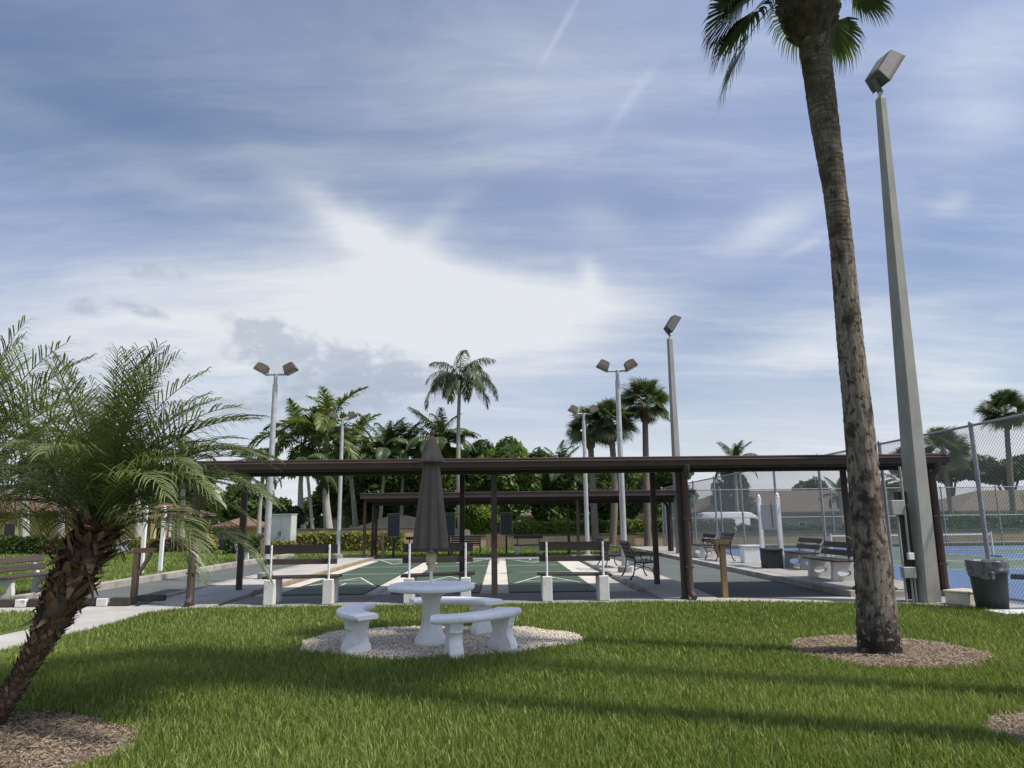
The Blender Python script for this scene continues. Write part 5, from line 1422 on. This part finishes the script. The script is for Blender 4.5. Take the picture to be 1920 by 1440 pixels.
def big_palm(base, pts, rad, label, seed, group=None, nfr=22):
    t = thing('fan_palm', label, 'palm tree', base, 0, group)
    B = Vector(base); pl = [Vector(p) - B for p in pts]; pl[0].z = -.08
    m = trunk_mesh(pl, rad, 28, .012, seed, .07)
    r = random.Random(seed)
    m.V = [(x + r.uniform(-.004, .004), y + r.uniform(-.004, .004), z) for x, y, z in m.V]
    obj('trunk', m, m_bigbark, t, smooth='all')
    c = pl[-1]; rt = rad[-1]
    bm = MB().tube([c + Vector((-.01, 0, -.05)), c + Vector((-.02, 0, .12)), c + Vector((-.02, 0, .34)), c + Vector((-.02, 0, .7)), c + Vector((-.02, 0, .95))], [rt * .98, rt * 1.45, rt * 1.95, rt * 1.9, rt * .9], 20)
    for k in range(90):
        a = k * 2.39996; z = .0 + .85 * k / 90; q = Vector((math.cos(a), math.sin(a), 0)); rr = rt * (1.25 + .55 * min(1, z * 2.5))
        bm.bar(c + q * rr * .85 + Vector((-.02, 0, z)), c + q * (rr + .07) + Vector((-.02, 0, z + .13)), .09, .028)
    obj('leaf_boots', bm, m_boot2, t)
    cc = c + Vector((-.02, 0, .85))
    for k in range(nfr):
        e = k / (nfr - 1); me = bigfan[min(int(e * len(bigfan)), len(bigfan) - 1)][k % 3]
        inst('frond', me, t, cc + Vector((0, 0, .25 - .35 * e)), (r.uniform(-.1, .1), r.uniform(-.05, .05), k * 2.39996 + r.uniform(-.2, .2)), r.uniform(.9, 1.08))
    return t, cc
m_boot2 = MAT('dark boots', (0.045, 0.033, 0.026), (0.11, 0.082, 0.06), 7, 0.95, bump=0.8, bscale=25)
bigfan = [[fan('frond', .9, .95, R_(a), R_(b), 240 + 10 * i + j, 44, droop=.7, wseg=.024, roll=.6) for j in range(3)] for i, (a, b) in enumerate(((82, 65), (64, 35), (46, 12), (30, -5)))]
low_fan = [fan('frond', .95, .95, R_(a), R_(b), 300 + j, 46, m_fan, droop=.9, wseg=.024, fold=.1) for j, (a, b) in enumerate(((5, -45), (-8, -55), (-2, -40)))]
bp0 = tuple(float(c) for c in G(1651, 1230))
bpalm, cc = big_palm((bp0[0], YP, 0), pts, rad, 'tall fan palm with a thick weathered trunk standing in a mulch bed on the lawn', 3, None, 14)
for (az, k, rx, s) in ((172, 0, .5, 1.0), (196, 1, -.2, 1.0), (208, 2, .0, .95), (158, 1, -.4, 1.0), (20, 1, .35, .7), (-15, 0, -.1, .65), (186, 2, .1, 1.0)):
    inst('frond', low_fan[k], bpalm, cc + Vector((0, 0, -.05)), (rx, .05, R_(az)), s)
# a sprig growing out of the boots
sp = MB()
for k in range(16):
    a = k * 2.4; q = Vector((-.30 + .06 * math.cos(a), -.12 + .05 * math.sin(a), -.62 + .015 * k)) + cc
    sp.add([q, q + Vector((.05 * math.cos(a), .02, -.05)), q + Vector((.02, .03 * math.sin(a), -.10)), q + Vector((-.04, .02, -.05))], [(0, 1, 2, 3)])
obj('sprig', sp, m_hedge, bpalm, fix=False)
def side_palm(x, y, h, label, seed):
    p = [(x, y, 0), (x, y, .3), (x - .05, y, h * .3), (x - .1, y, h * .6), (x - .12, y, h * .85), (x - .12, y, h)]
    big_palm((x, y, 0), p, [.24, .21, .18, .155, .165, .18], label, seed, 'fan palms beyond the right edge of the lawn', 26)
side_palm(4.45, 4.78, 12.3, 'fan palm in the mulch bed at the near right edge of the lawn', 5)
side_palm(7.4, 5.35, 12.6, 'fan palm growing behind the right lawn edge outside the fence line', 9)

# date palms at the left
pyg = [[pinnate('frond', 1.22, R_(a), R_(b), 32, .30, .0088, 400 + 10 * i + j, .16, .45, .7, (1.15, .45), m_date, .0, 1.5, .010, .03) for j in range(4)] for i, (a, b) in enumerate(((86, 55), (72, 25), (60, -2), (48, -25), (36, -42), (22, -56)))]
def date_palm(base, top, label, seed, nfr=62, sc=1.0, rl=.085, ru=.17, extra=()):
    t = thing('date_palm', label, 'palm tree', base, 0, 'date palms at the left edge of the lawn')
    B = Vector(base); d = Vector(top) - B; r = random.Random(seed)
    path = [d * s + Vector((0, 0, .10)) * math.sin(PI * s) * -1 for s in np.linspace(0, 1, 13)]
    rr = [float(np.interp(s, [0, .35, .55, .70, .82, 1], [rl * 1.2, rl * 1.25, rl + (ru - rl) * .45, ru, ru * .95, ru * .55])) for s in np.linspace(0, 1, 13)]
    obj('trunk', MB().tube(path, [q * .86 for q in rr], 14), m_bark, t, smooth='all')
    V = []; F = []; Rn = []
    nb = 620
    for k in range(nb):                             # old leaf bases spiralling up the trunk, ragged fibre near the crown
        s = (k + .5) / nb; a = k * 2.39996 + r.uniform(-.2, .2); f = s * 12; i = min(int(f), 11); p = path[i].lerp(path[i + 1], f - i)
        tg = (path[i + 1] - path[i]).normalized(); e1 = tg.orthogonal().normalized(); e2 = tg.cross(e1)
        q = e1 * math.cos(a) + e2 * math.sin(a); rad_ = rr[i] + (rr[i + 1] - rr[i]) * (f - i)
        rag = max(0, (s - .40) / .6)
        l = (.045 + .11 * rag * r.uniform(.4, 1.5)) * (1.5 if r.random() < .06 * (1 + 3 * rag) else 1); w = (.026 + .02 * rag) * r.uniform(.6, 1.2)
        dr = (q * r.uniform(.35, .9) + tg * (.9 - .7 * rag * r.random())).normalized() if r.random() > .25 * rag else (q * .8 - tg * .7).normalized()
        sd2 = dr.cross(q).normalized()
        b0 = p + q * rad_ * .80; b1 = b0 + dr * l * .6; b2 = b1 + (dr + Vector((0, 0, -.5)) * rag * r.random()).normalized() * l * .5
        n0 = len(V); th = .008
        V += [b0 - sd2 * w, b0 + sd2 * w, b1 + sd2 * w * .8, b1 - sd2 * w * .8, b2 + sd2 * w * .25, b2 - sd2 * w * .25, b0 - q * th * 2, b1 - q * th]
        val = min(1, max(0, r.gauss(.22, .16) + (.55 if r.random() < .07 else 0))); Rn += [val] * 8
        F += [(n0, n0 + 1, n0 + 2), (n0, n0 + 2, n0 + 3), (n0 + 3, n0 + 2, n0 + 4), (n0 + 3, n0 + 4, n0 + 5), (n0 + 1, n0 + 6, n0 + 2), (n0 + 6, n0 + 7, n0 + 2), (n0, n0 + 3, n0 + 6), (n0 + 6, n0 + 3, n0 + 7)]
    o = np_mesh('leaf_bases', [tuple(v) for v in V], F, m_fibre, Rn, t); o['kind'] = 'stuff'
    # hanging threads
    V = []; F = []; Rn = []
    for k in range(900):
        s = r.uniform(.42, .97); f = s * 12; i = min(int(f), 11); p = path[i].lerp(path[i + 1], f - i); a = r.uniform(0, 2 * PI)
        q = Vector((math.cos(a), math.sin(a), r.uniform(-.3, .5))); rad_ = rr[i]
        b0 = p + q * rad_; b1 = b0 + q * r.uniform(.0, .06) + Vector((r.uniform(-.03, .03), r.uniform(-.03, .03), r.uniform(-.10, .04)))
        n0 = len(V); w = Vector((-q.y, q.x, 0)) * .003; V += [b0 - w, b0 + w, b1]; F.append((n0, n0 + 1, n0 + 2)); Rn += [min(1, max(0, r.gauss(.15, .12)))] * 3
    o = np_mesh('fibre', [tuple(v) for v in V], F, m_fibre, Rn, t); o['kind'] = 'stuff'
    c = path[-1]
    for k in range(nfr):
        e = k / (nfr - 1); cl = min(int(e * 6), 5); me = pyg[cl][r.randrange(4)]
        az = k * 2.39996 + r.uniform(-.3, .3)
        if cl >= 4 and math.sin(az) < -.55 and math.cos(az) < .55: continue        # old fronds over the leaning trunk have been cut away
        inst('frond', me, t, c + Vector((r.uniform(-.05, .05), r.uniform(-.05, .05), .10 - .16 * e)), (r.uniform(-.2, .2), r.uniform(-.1, .1), az), sc * r.uniform(.85, 1.12))
    for az, cl, j, s in extra:
        inst('frond', pyg[cl][j], t, c + Vector((0, 0, .06)), (r.uniform(-.2, .2), 0, R_(az)), sc * s)
    return t
dp_b = D(-30, 1392, 5.75); dp_t = D(184, 985, 5.85)
date_palm((float(dp_b[0]), 5.75, 0), tuple(float(c) for c in dp_t), 'leaning date palm with a shaggy brown trunk in the mulch bed at the left', 21, 84, 1.10, .060, .165,
          extra=((10, 0, 0, 1.1), (-25, 1, 1, 1.1), (5, 2, 2, 1.1), (-12, 3, 0, 1.15), (-30, 4, 1, 1.1), (20, 4, 3, 1.1), (0, 3, 2, 1.15), (-8, 4, 0, 1.15), (28, 3, 1, 1.1), (-20, 2, 3, 1.15), (15, 2, 1, 1.15), (-6, 1, 2, 1.1), (3, 3, 3, 1.15)))
date_palm((-4.35, 5.9, 0), (-4.55, 6.1, 1.68), 'taller date palm leaning away from the lawn at the left edge', 22, 66, 1.12, .08, .15, extra=((0, 0, 1, 1.15), (10, 1, 2, 1.15), (-15, 1, 0, 1.2), (-5, 2, 3, 1.1)))
date_palm((-4.45, 5.4, 0), (-4.85, 5.0, 1.05), 'short date palm at the back of the mulch bed at the left', 23, 44, .9, .08, .14)

# palms behind the courts
def PB(x, y, Y): q = D(x, y, Y); return (float(q[0]), Y, float(q[2]))
def ground(x, Y): return (float(D(x, 1010, Y)[0]), Y, float(terr(0, Y)) - .05)
GP = 'feather palms behind the garden wall'
for (bx_, tx, ty, Y, rb_, rt_, fr, mt, shf, n, els, sc, lab, seed, kind) in (
    (574, 566, 868, 50, .26, .16, royal_f, m_royal, 1.3, 20, 5, 1.1, 'royal palm with a thick pale trunk just right of the near left steel light pole', 31, 'royal_palm'),
    (622, 612, 850, 48, .30, .17, royal_f, m_royal, 1.4, 20, 5, 1.15, 'royal palm with the thickest pale trunk behind the far left light pole', 32, 'royal_palm'),
    (672, 656, 872, 55, .24, .15, royal_f, m_royal, 1.2, 19, 5, 1.1, 'royal palm with a slanting trunk behind the croton hedge', 33, 'royal_palm'),
    (590, 576, 885, 46, .13, .10, coco_f, m_thintrunk, None, 14, 4, .8, 'slender pale palm leaning beside the thick royal palm', 34, 'feather_palm'),
    (708, 722, 855, 50, .14, .10, coco_f, m_thintrunk, None, 24, 4, 1.05, 'slender palm with drooping dark fronds left of the closed umbrella', 35, 'feather_palm'),
    (752, 757, 858, 52, .15, .10, coco_f, m_thintrunk, None, 24, 4, 1.05, 'dark drooping palm just left of the umbrella tip', 36, 'feather_palm'),
    (797, 826, 838, 50, .15, .10, coco_f, m_thintrunk, None, 26, 4, 1.1, 'full dark palm behind the umbrella with a leaning white trunk', 37, 'feather_palm'),
    (455, 462, 890, 52, .22, .15, royal_f, m_royal, 1.0, 14, 5, .8, 'palm with hanging fronds behind the left shelter end', 38, 'royal_palm'),
    (487, 492, 905, 60, .20, .14, royal_f, m_royal, 1.0, 13, 5, .7, 'smaller palm behind the left light pole', 39, 'royal_palm'),
    (1055, 1052, 890, 56, .2, .14, coco_f, m_thintrunk, None, 14, 4, .95, 'bushy palm showing above the shelter, left of the cabbage palms', 40, 'feather_palm'),
    (1385, 1378, 872, 64, .2, .14, coco_f, m_thintrunk, None, 15, 4, .85, 'palm with a few raised fronds behind the right part of the shelter', 41, 'feather_palm'),
    (1578, 1575, 930, 68, .16, .12, coco_f, m_thintrunk, None, 13, 4, .8, 'small palm before the villa roof beyond the fence', 42, 'feather_palm'),
    (50, 52, 885, 40, .26, .18, royal_f, m_royal, 1.1, 15, 5, .85, 'royal palm with a grey trunk in front of the clubhouse', 43, 'royal_palm'),
    (115, 118, 880, 48, .26, .16, coco_f, m_royal, None, 18, 4, .9, 'dark palm beside the clubhouse behind the date palm crown', 44, 'feather_palm'),
    (262, 262, 880, 50, .28, .18, coco_f, m_royal, None, 18, 4, .95, 'palm behind the white sign posts on the left verge', 45, 'feather_palm'),
    (340, 342, 890, 56, .24, .16, royal_f, m_royal, 1.0, 15, 5, .85, 'palm behind the left part of the shelter roof', 46, 'royal_palm'),
    (180, 178, 870, 55, .26, .16, royal_f, m_royal, 1.0, 15, 5, .9, 'palm rising behind the leaning date palm', 47, 'royal_palm'),
    (1690, 1688, 905, 70, .2, .15, coco_f, m_thintrunk, None, 14, 4, .9, 'palm before the villa roof beside the concrete pole', 48, 'feather_palm'),
):
    make_palm(kind, lab, ground(bx_, Y), PB(tx, ty, Y), rb_, rt_, fr, mt, GP, seed, n, els, sc, shf)
make_palm('queen_palm', 'tall queen palm with a slim pale trunk and drooping crown above the shelters', (*PB(866, 1010, 44)[:2], -.05), PB(862, 714, 44), .17, .11, queen_f, m_queentr, None, 51, 19, 4, .95, None, .5)
for (bx_, tx, ty, Y, sc, lab, seed) in (
    (1117, 1106, 805, 41.0, 1.0, 'cabbage palm behind the far light pole, lowest of the three together', 61),
    (1147, 1144, 795, 40.6, 1.1, 'cabbage palm with a swollen boot, in the middle of the three together', 62),
    (1214, 1209, 757, 41.0, 1.15, 'cabbage palm with the highest round crown of the three together', 63),
    (1905, 1886, 775, 50.0, 1.25, 'cabbage palm standing behind the fence above the trash can', 64),
    (1790, 1768, 850, 62.0, 1.7, 'cabbage palm behind the end of the shelter, left of the taller one', 65),
    (1700, 1698, 868, 66.0, 1.1, 'small cabbage palm between the palm trunk and the concrete pole', 66)):
    make_palm('cabbage_palm', lab, (*PB(bx_, 1010, Y)[:2], float(terr(0, Y)) - .05), PB(tx, ty, Y), .20, .17, sab_f, m_sabaltr, 'cabbage palms', seed, 48, 5, sc * .84, None, 1.0)

def leaf_cloud(clumps, n, size, seed, up=.35):
    """leaf quads spread through clumps (x,y,z,rx,ry,rz): denser towards their skins"""
    g = np.random.default_rng(seed); w = np.array([c[3] * c[4] + c[3] * c[5] for c in clumps]); w = w / w.sum()
    idx = g.choice(len(clumps), n, p=w); C = np.array(clumps, float)[idx]
    d = g.normal(size=(n, 3)); d /= np.linalg.norm(d, axis=1, keepdims=True)
    rad_ = g.uniform(.35, 1.08, n) ** .5
    P = C[:, :3] + d * C[:, 3:6] * rad_[:, None]
    nrm__ = d * .7 + g.normal(size=(n, 3)) * .7 + np.array([0, 0, up]); nrm__ /= np.linalg.norm(nrm__, axis=1, keepdims=True)
    a = np.cross(nrm__, g.normal(size=(n, 3))); a /= np.linalg.norm(a, axis=1, keepdims=True) + 1e-9; b = np.cross(nrm__, a)
    s = size * g.uniform(.6, 1.35, n)[:, None]
    V = np.stack([P - a * s, P - b * s * .45, P + a * s, P + b * s * .45], 1).reshape(-1, 3)
    F = np.arange(n)[:, None] * 4 + np.array([[0, 1, 2, 3]])
    clr = g.uniform(-.18, .18, len(clumps))[idx]
    r = np.clip(g.beta(2, 2.4, n) + clr, 0, 1)
    return V, F, np.repeat(r, 4)
def broad_tree(label, base, W_, zb_, zt_, seed, mat, n=5200, size=.20, name='broadleaf_tree', cat='tree', group='leafy trees behind the courts', dep=.8, flat=False):
    x, y, z = base; r = random.Random(seed)
    t = thing(name, label, cat, base, 0, group)
    H = zt_ - z; hb = zb_ - z
    cl = []
    for k in range(26):
        a = k * 2.4; u = r.uniform(.1, 1) ** .5
        cz = hb + (H - hb) * (r.uniform(.55, .92) if flat else r.uniform(.12, .86)); env = math.sin(PI * min(1, max(.16, (cz - hb) / (H - hb) * .8 + .16)))
        cl.append((math.cos(a) * W_ / 2 * .80 * u * (1 if flat else env), math.sin(a) * W_ / 2 * .72 * u * dep, cz, W_ * r.uniform(.13, .22), W_ * r.uniform(.13, .2), (H - hb) * r.uniform(.13, .22)))
    V, F, R = leaf_cloud(cl, int(n * 1.7), size, seed)
    np_mesh('crown', V, F, mat, R, t)
    m = MB(); rt = .035 * H + .05
    m.tube([(0, 0, -.2), (.05, 0, hb * .5), (0, .05, hb), (0, 0, hb + (H - hb) * .35)], [rt * 1.3, rt, rt * .85, rt * .5], 10)
    for k in range(6):
        c = cl[k * 2 + 1]; m.tube([(0, 0, hb * .8), (c[0] * .45, c[1] * .45, hb * .8 + (c[2] - hb * .8) * .6), (c[0], c[1], c[2])], [rt * .5, rt * .34, rt * .15], 6)
    obj('trunk', m, m_bark, t, smooth='all')
    return t
def tree_px(label, px0, px1, ytop, ybot, Y, seed, mat, **kw):
    a, b = D(px0, ytop, Y), D(px1, ybot, Y); x = float(a[0] + b[0]) / 2
    return broad_tree(label, (x, Y, float(terr(0, Y)) - .05), float(b[0] - a[0]), float(b[2]), float(a[2]), seed, mat, **kw)
tree_px('bright topped leafy tree right of the queen palm trunk', 868, 1010, 820, 985, 53, 71, m_tree, n=7000)
tree_px('bright yellow green tree crown showing above the shelter roof', 905, 1000, 822, 905, 57, 72, m_treelt, n=4200)
tree_px('dark leafy tree behind the closed umbrella', 735, 890, 862, 985, 55, 73, m_tree, n=6500)
tree_px('dark leafy tree between the royal palms and the umbrella', 640, 770, 850, 985, 58, 74, m_tree, n=6000)
tree_px('dark leafy tree behind the bench scoreboard right of the shelter post', 985, 1110, 862, 985, 56, 75, m_tree, n=6500)
tree_px('dark leafy tree between the cabbage palm trunks', 1080, 1225, 868, 985, 60, 76, m_tree, n=6500)
tree_px('leafy tree at the right of the cabbage palms above the far shelter', 1180, 1310, 868, 965, 56, 77, m_tree, n=6000)
tree_px('tall narrow tree behind the van, rising above the villa roof', 1330, 1415, 868, 960, 66, 78, m_tree, n=4500)
tree_px('rounded green shrub tree behind the wall left of the hedge', 840, 945, 940, 1005, 46, 79, m_hedge, n=5000, size=.13)
tree_px('small tree above the villa roof beyond the fence', 1480, 1560, 898, 960, 90, 80, m_tree, n=2500, size=.3)
tree_px('leafy tree behind the clubhouse and the date palms', 150, 300, 850, 980, 66, 81, m_tree, n=5500)
tree_px('leafy tree between the clubhouse and the porch building', 40, 160, 840, 960, 72, 82, m_tree, n=5000)
tree_px('leafy tree behind the gatehouse', 400, 520, 905, 1000, 80, 83, m_tree, n=4500, size=.26)
tree_px('dark clipped rounded tree behind the utility cabinet', 512, 572, 950, 992, 47, 84, m_treedk, n=4200, size=.10)
tree_px('leafy tree behind the porch building columns', 290, 420, 870, 990, 88, 85, m_tree, n=4500, size=.28)
tree_px('flat topped pine above the villa at the far right', 1740, 1822, 868, 925, 92, 86, m_pineleaf, n=4200, size=.24, name='pine_tree', flat=True)
tree_px('wide flat topped pine above the villa behind the trash can', 1812, 1960, 858, 935, 88, 87, m_pineleaf, n=7000, size=.24, name='pine_tree', flat=True)
tree_px('leafy tree behind the sabal crown at the far right', 1590, 1680, 905, 960, 96, 88, m_tree, n=2600, size=.3)

def hedge(label, x0, x1, y0, y1, h, mat, n, size, seed, name='hedge', rnd=False, z=0.0):
    cx, cy = (x0 + x1) / 2, (y0 + y1) / 2
    t = thing(name, label, 'hedge' if name == 'hedge' else 'bush', (cx, cy, z)); g = np.random.default_rng(seed)
    W_, Dp = x1 - x0, y1 - y0
    if rnd:
        cl = [(0, 0, h * .5, W_ / 2, Dp / 2, h * .52)]
        obj('dark_core', MB().lathe([(W_ * .12, -.05), (W_ * .36, h * .2), (W_ * .38, h * .5), (W_ * .3, h * .8), (.05, h * .9)], 14), m_core, t)  # solid dark core for the bush's shaded inside, not modelled stems
        V, F, R = leaf_cloud(cl, n, size, seed)
        rr = np.linalg.norm((V - np.array([0, 0, h * .5])) / np.array([W_ / 2, Dp / 2, h * .5]), axis=1)
    else:
        obj('dark_core', MB().box((0, 0, h * .45 - .03), (W_ - .2, max(.1, Dp - .25), h * .9), .06), m_core, t)  # solid dark box, coloured as the shade inside the hedge
        f = g.choice(3, n, p=[.55, .3, .15])        # front, top, ends and rear
        P = np.stack([g.uniform(-W_ / 2, W_ / 2, n), g.uniform(-Dp / 2, Dp / 2, n), g.uniform(0.02, h, n)], 1)
        j = g.normal(0, .05, n)
        P[f == 0, 1] = -Dp / 2 + .04 + j[f == 0]; P[f == 1, 2] = h - .05 + j[f == 1] + .05 * np.sin(P[f == 1, 0] * 3.1) + .04 * np.sin(P[f == 1, 0] * 7.7)
        P[f == 2, 0] = np.where(g.random((f == 2).sum()) < .5, -W_ / 2, W_ / 2) + j[f == 2]
        d = g.normal(size=(n, 3)) * .8; d[f == 0, 1] -= .7; d[f == 1, 2] += .7; d[:, 2] += .3; d /= np.linalg.norm(d, axis=1, keepdims=True)
        a = np.cross(d, g.normal(size=(n, 3))); a /= np.linalg.norm(a, axis=1, keepdims=True) + 1e-9; b = np.cross(d, a)
        s = size * g.uniform(.6, 1.4, n)[:, None]
        V = np.stack([P - a * s, P - b * s * .5, P + a * s, P + b * s * .5], 1).reshape(-1, 3)
        F = np.arange(n)[:, None] * 4 + np.array([[0, 1, 2, 3]]); R = np.repeat(np.clip(g.beta(2, 2, n) + .15 * np.sin(P[:, 0] * 1.7), 0, 1), 4)
    np_mesh('foliage', V, F, mat, R, t)
    return t
hedge('long clipped green hedge above the low tan wall behind the far shelter', .6, 13.5, 42.0, 43.2, 1.42, m_hedge, 16000, .085, 91)
hedge('clipped green hedge behind the pickleball fence, right of the van', 22.6, 48.0, 42.2, 43.4, 1.5, m_hedge, 22000, .10, 92)
hedge('yellow flowering croton hedge in front of the tan garden wall', -10.6, -5.3, 38.2, 39.2, .95, m_croton, 9000, .085, 93)
hedge('low yellow green croton clump beside the utility cabinet', -12.6, -10.8, 37.6, 38.3, .55, m_croton, 2400, .075, 94)
def pxh(x, Y): return float(D(x, 1010, Y)[0])
hedge('round clipped bush with yellow tips in front of the silver coupe', pxh(243, 40.5), pxh(284, 40.5), 40.0, 41.2, .85, m_croton, 3200, .07, 95, 'bush', True)
hedge('bronze clipped hedge in front of the parked dark cars', pxh(287, 40.3), pxh(342, 40.3), 40.0, 41.0, .72, m_redhedge, 4200, .07, 96)
hedge('round golden bush behind the front left shelter post', pxh(368, 38.5), pxh(407, 38.5), 38.0, 39.2, 1.0, m_croton, 3200, .07, 97, 'bush', True)
hedge('square clipped green bush beside the rear left shelter post', pxh(423, 37), pxh(492, 37), 36.8, 38.0, .85, m_tree, 3600, .07, 98)
hedge('bronze clipped hedge behind the shaggy date palm trunk', pxh(95, 39), pxh(182, 39), 38.5, 39.6, .85, m_redhedge, 5200, .075, 99)
hedge('clipped green hedge along the left verge before the clubhouse', pxh(-120, 40), pxh(85, 40), 39.6, 40.8, .95, m_tree, 7000, .08, 100)
hedge('ragged green shrubs in front of the white van behind the fence', 14.0, 22.0, 42.3, 43.0, 1.05, m_tree, 6000, .09, 101)
# distant belt of trees closing the view
far = []
g = random.Random(5)
for k in range(46):
    x = -150 + k * 7.5 + g.uniform(-2, 2); Y = g.uniform(118, 140); h = g.uniform(3.2, 6.0) * (1.25 if -60 < x < 30 else .8)
    far.append((x, Y, h * .45 - 1, g.uniform(4.5, 6.5), 3.0, h * .62))
V, F, R = leaf_cloud(far, 30000, .48, 6)
tag(np_mesh('far_woods', V, F, m_tree, R), 'distant belt of green trees beyond the houses', 'trees', kind='stuff')
for k, (a, b, yt, yb, Y, s, lab) in enumerate((
    (660, 800, 880, 990, 62, 111, 'dark tree filling the gap behind the far shelter, left of the umbrella'),
    (830, 980, 870, 990, 64, 112, 'dark tree filling the gap behind the queen palm trunk'),
    (1000, 1150, 880, 990, 68, 113, 'dark tree behind the cabbage palms and the far light pole'),
    (1130, 1290, 885, 985, 70, 114, 'dark tree behind the right end of the far shelter'),
    (570, 690, 905, 1000, 70, 115, 'dark low tree behind the royal palm trunks'),
    (470, 560, 935, 1000, 74, 116, 'low tree beside the gatehouse behind the cabinet'))):
    tree_px(lab, a, b, yt, yb, Y, s, m_tree, n=5200, size=.24)

fb = thing('flag_banner', 'upright banner striped red, white and green before the porch building', 'banner', (float(D(312, 990, 58)[0]), 58, float(terr(0, 58))))
obj('staff', MB().tube([(0, 0, 0), (0, 0, 3.3)], .03, 8), m_white, fb)
for k, mt in enumerate((m_red, m_white, m_green)):
    obj('stripe', MB().box((.12 + k * .2, 0, 2.2), (.2, .02, 1.9)), mt, fb)

for (a, b, yt, yb, Y, s, mt, lab) in (
    (850, 960, 832, 940, 60, 121, m_tree, 'leafy tree in the tree line just right of the queen palm'),
    (960, 1065, 848, 950, 61, 122, m_tree, 'leafy tree in the tree line left of the bushy palm'),
    (690, 790, 842, 950, 63, 123, m_tree, 'leafy tree in the tree line behind the slender palms'),
    (780, 880, 845, 950, 65, 124, m_tree, 'leafy tree in the tree line behind the umbrella tip'),
    (600, 700, 850, 960, 66, 125, m_tree, 'leafy tree in the tree line behind the royal palms')):
    tree_px(lab, a, b, yt, yb, Y, s, mt, n=5600, size=.22)
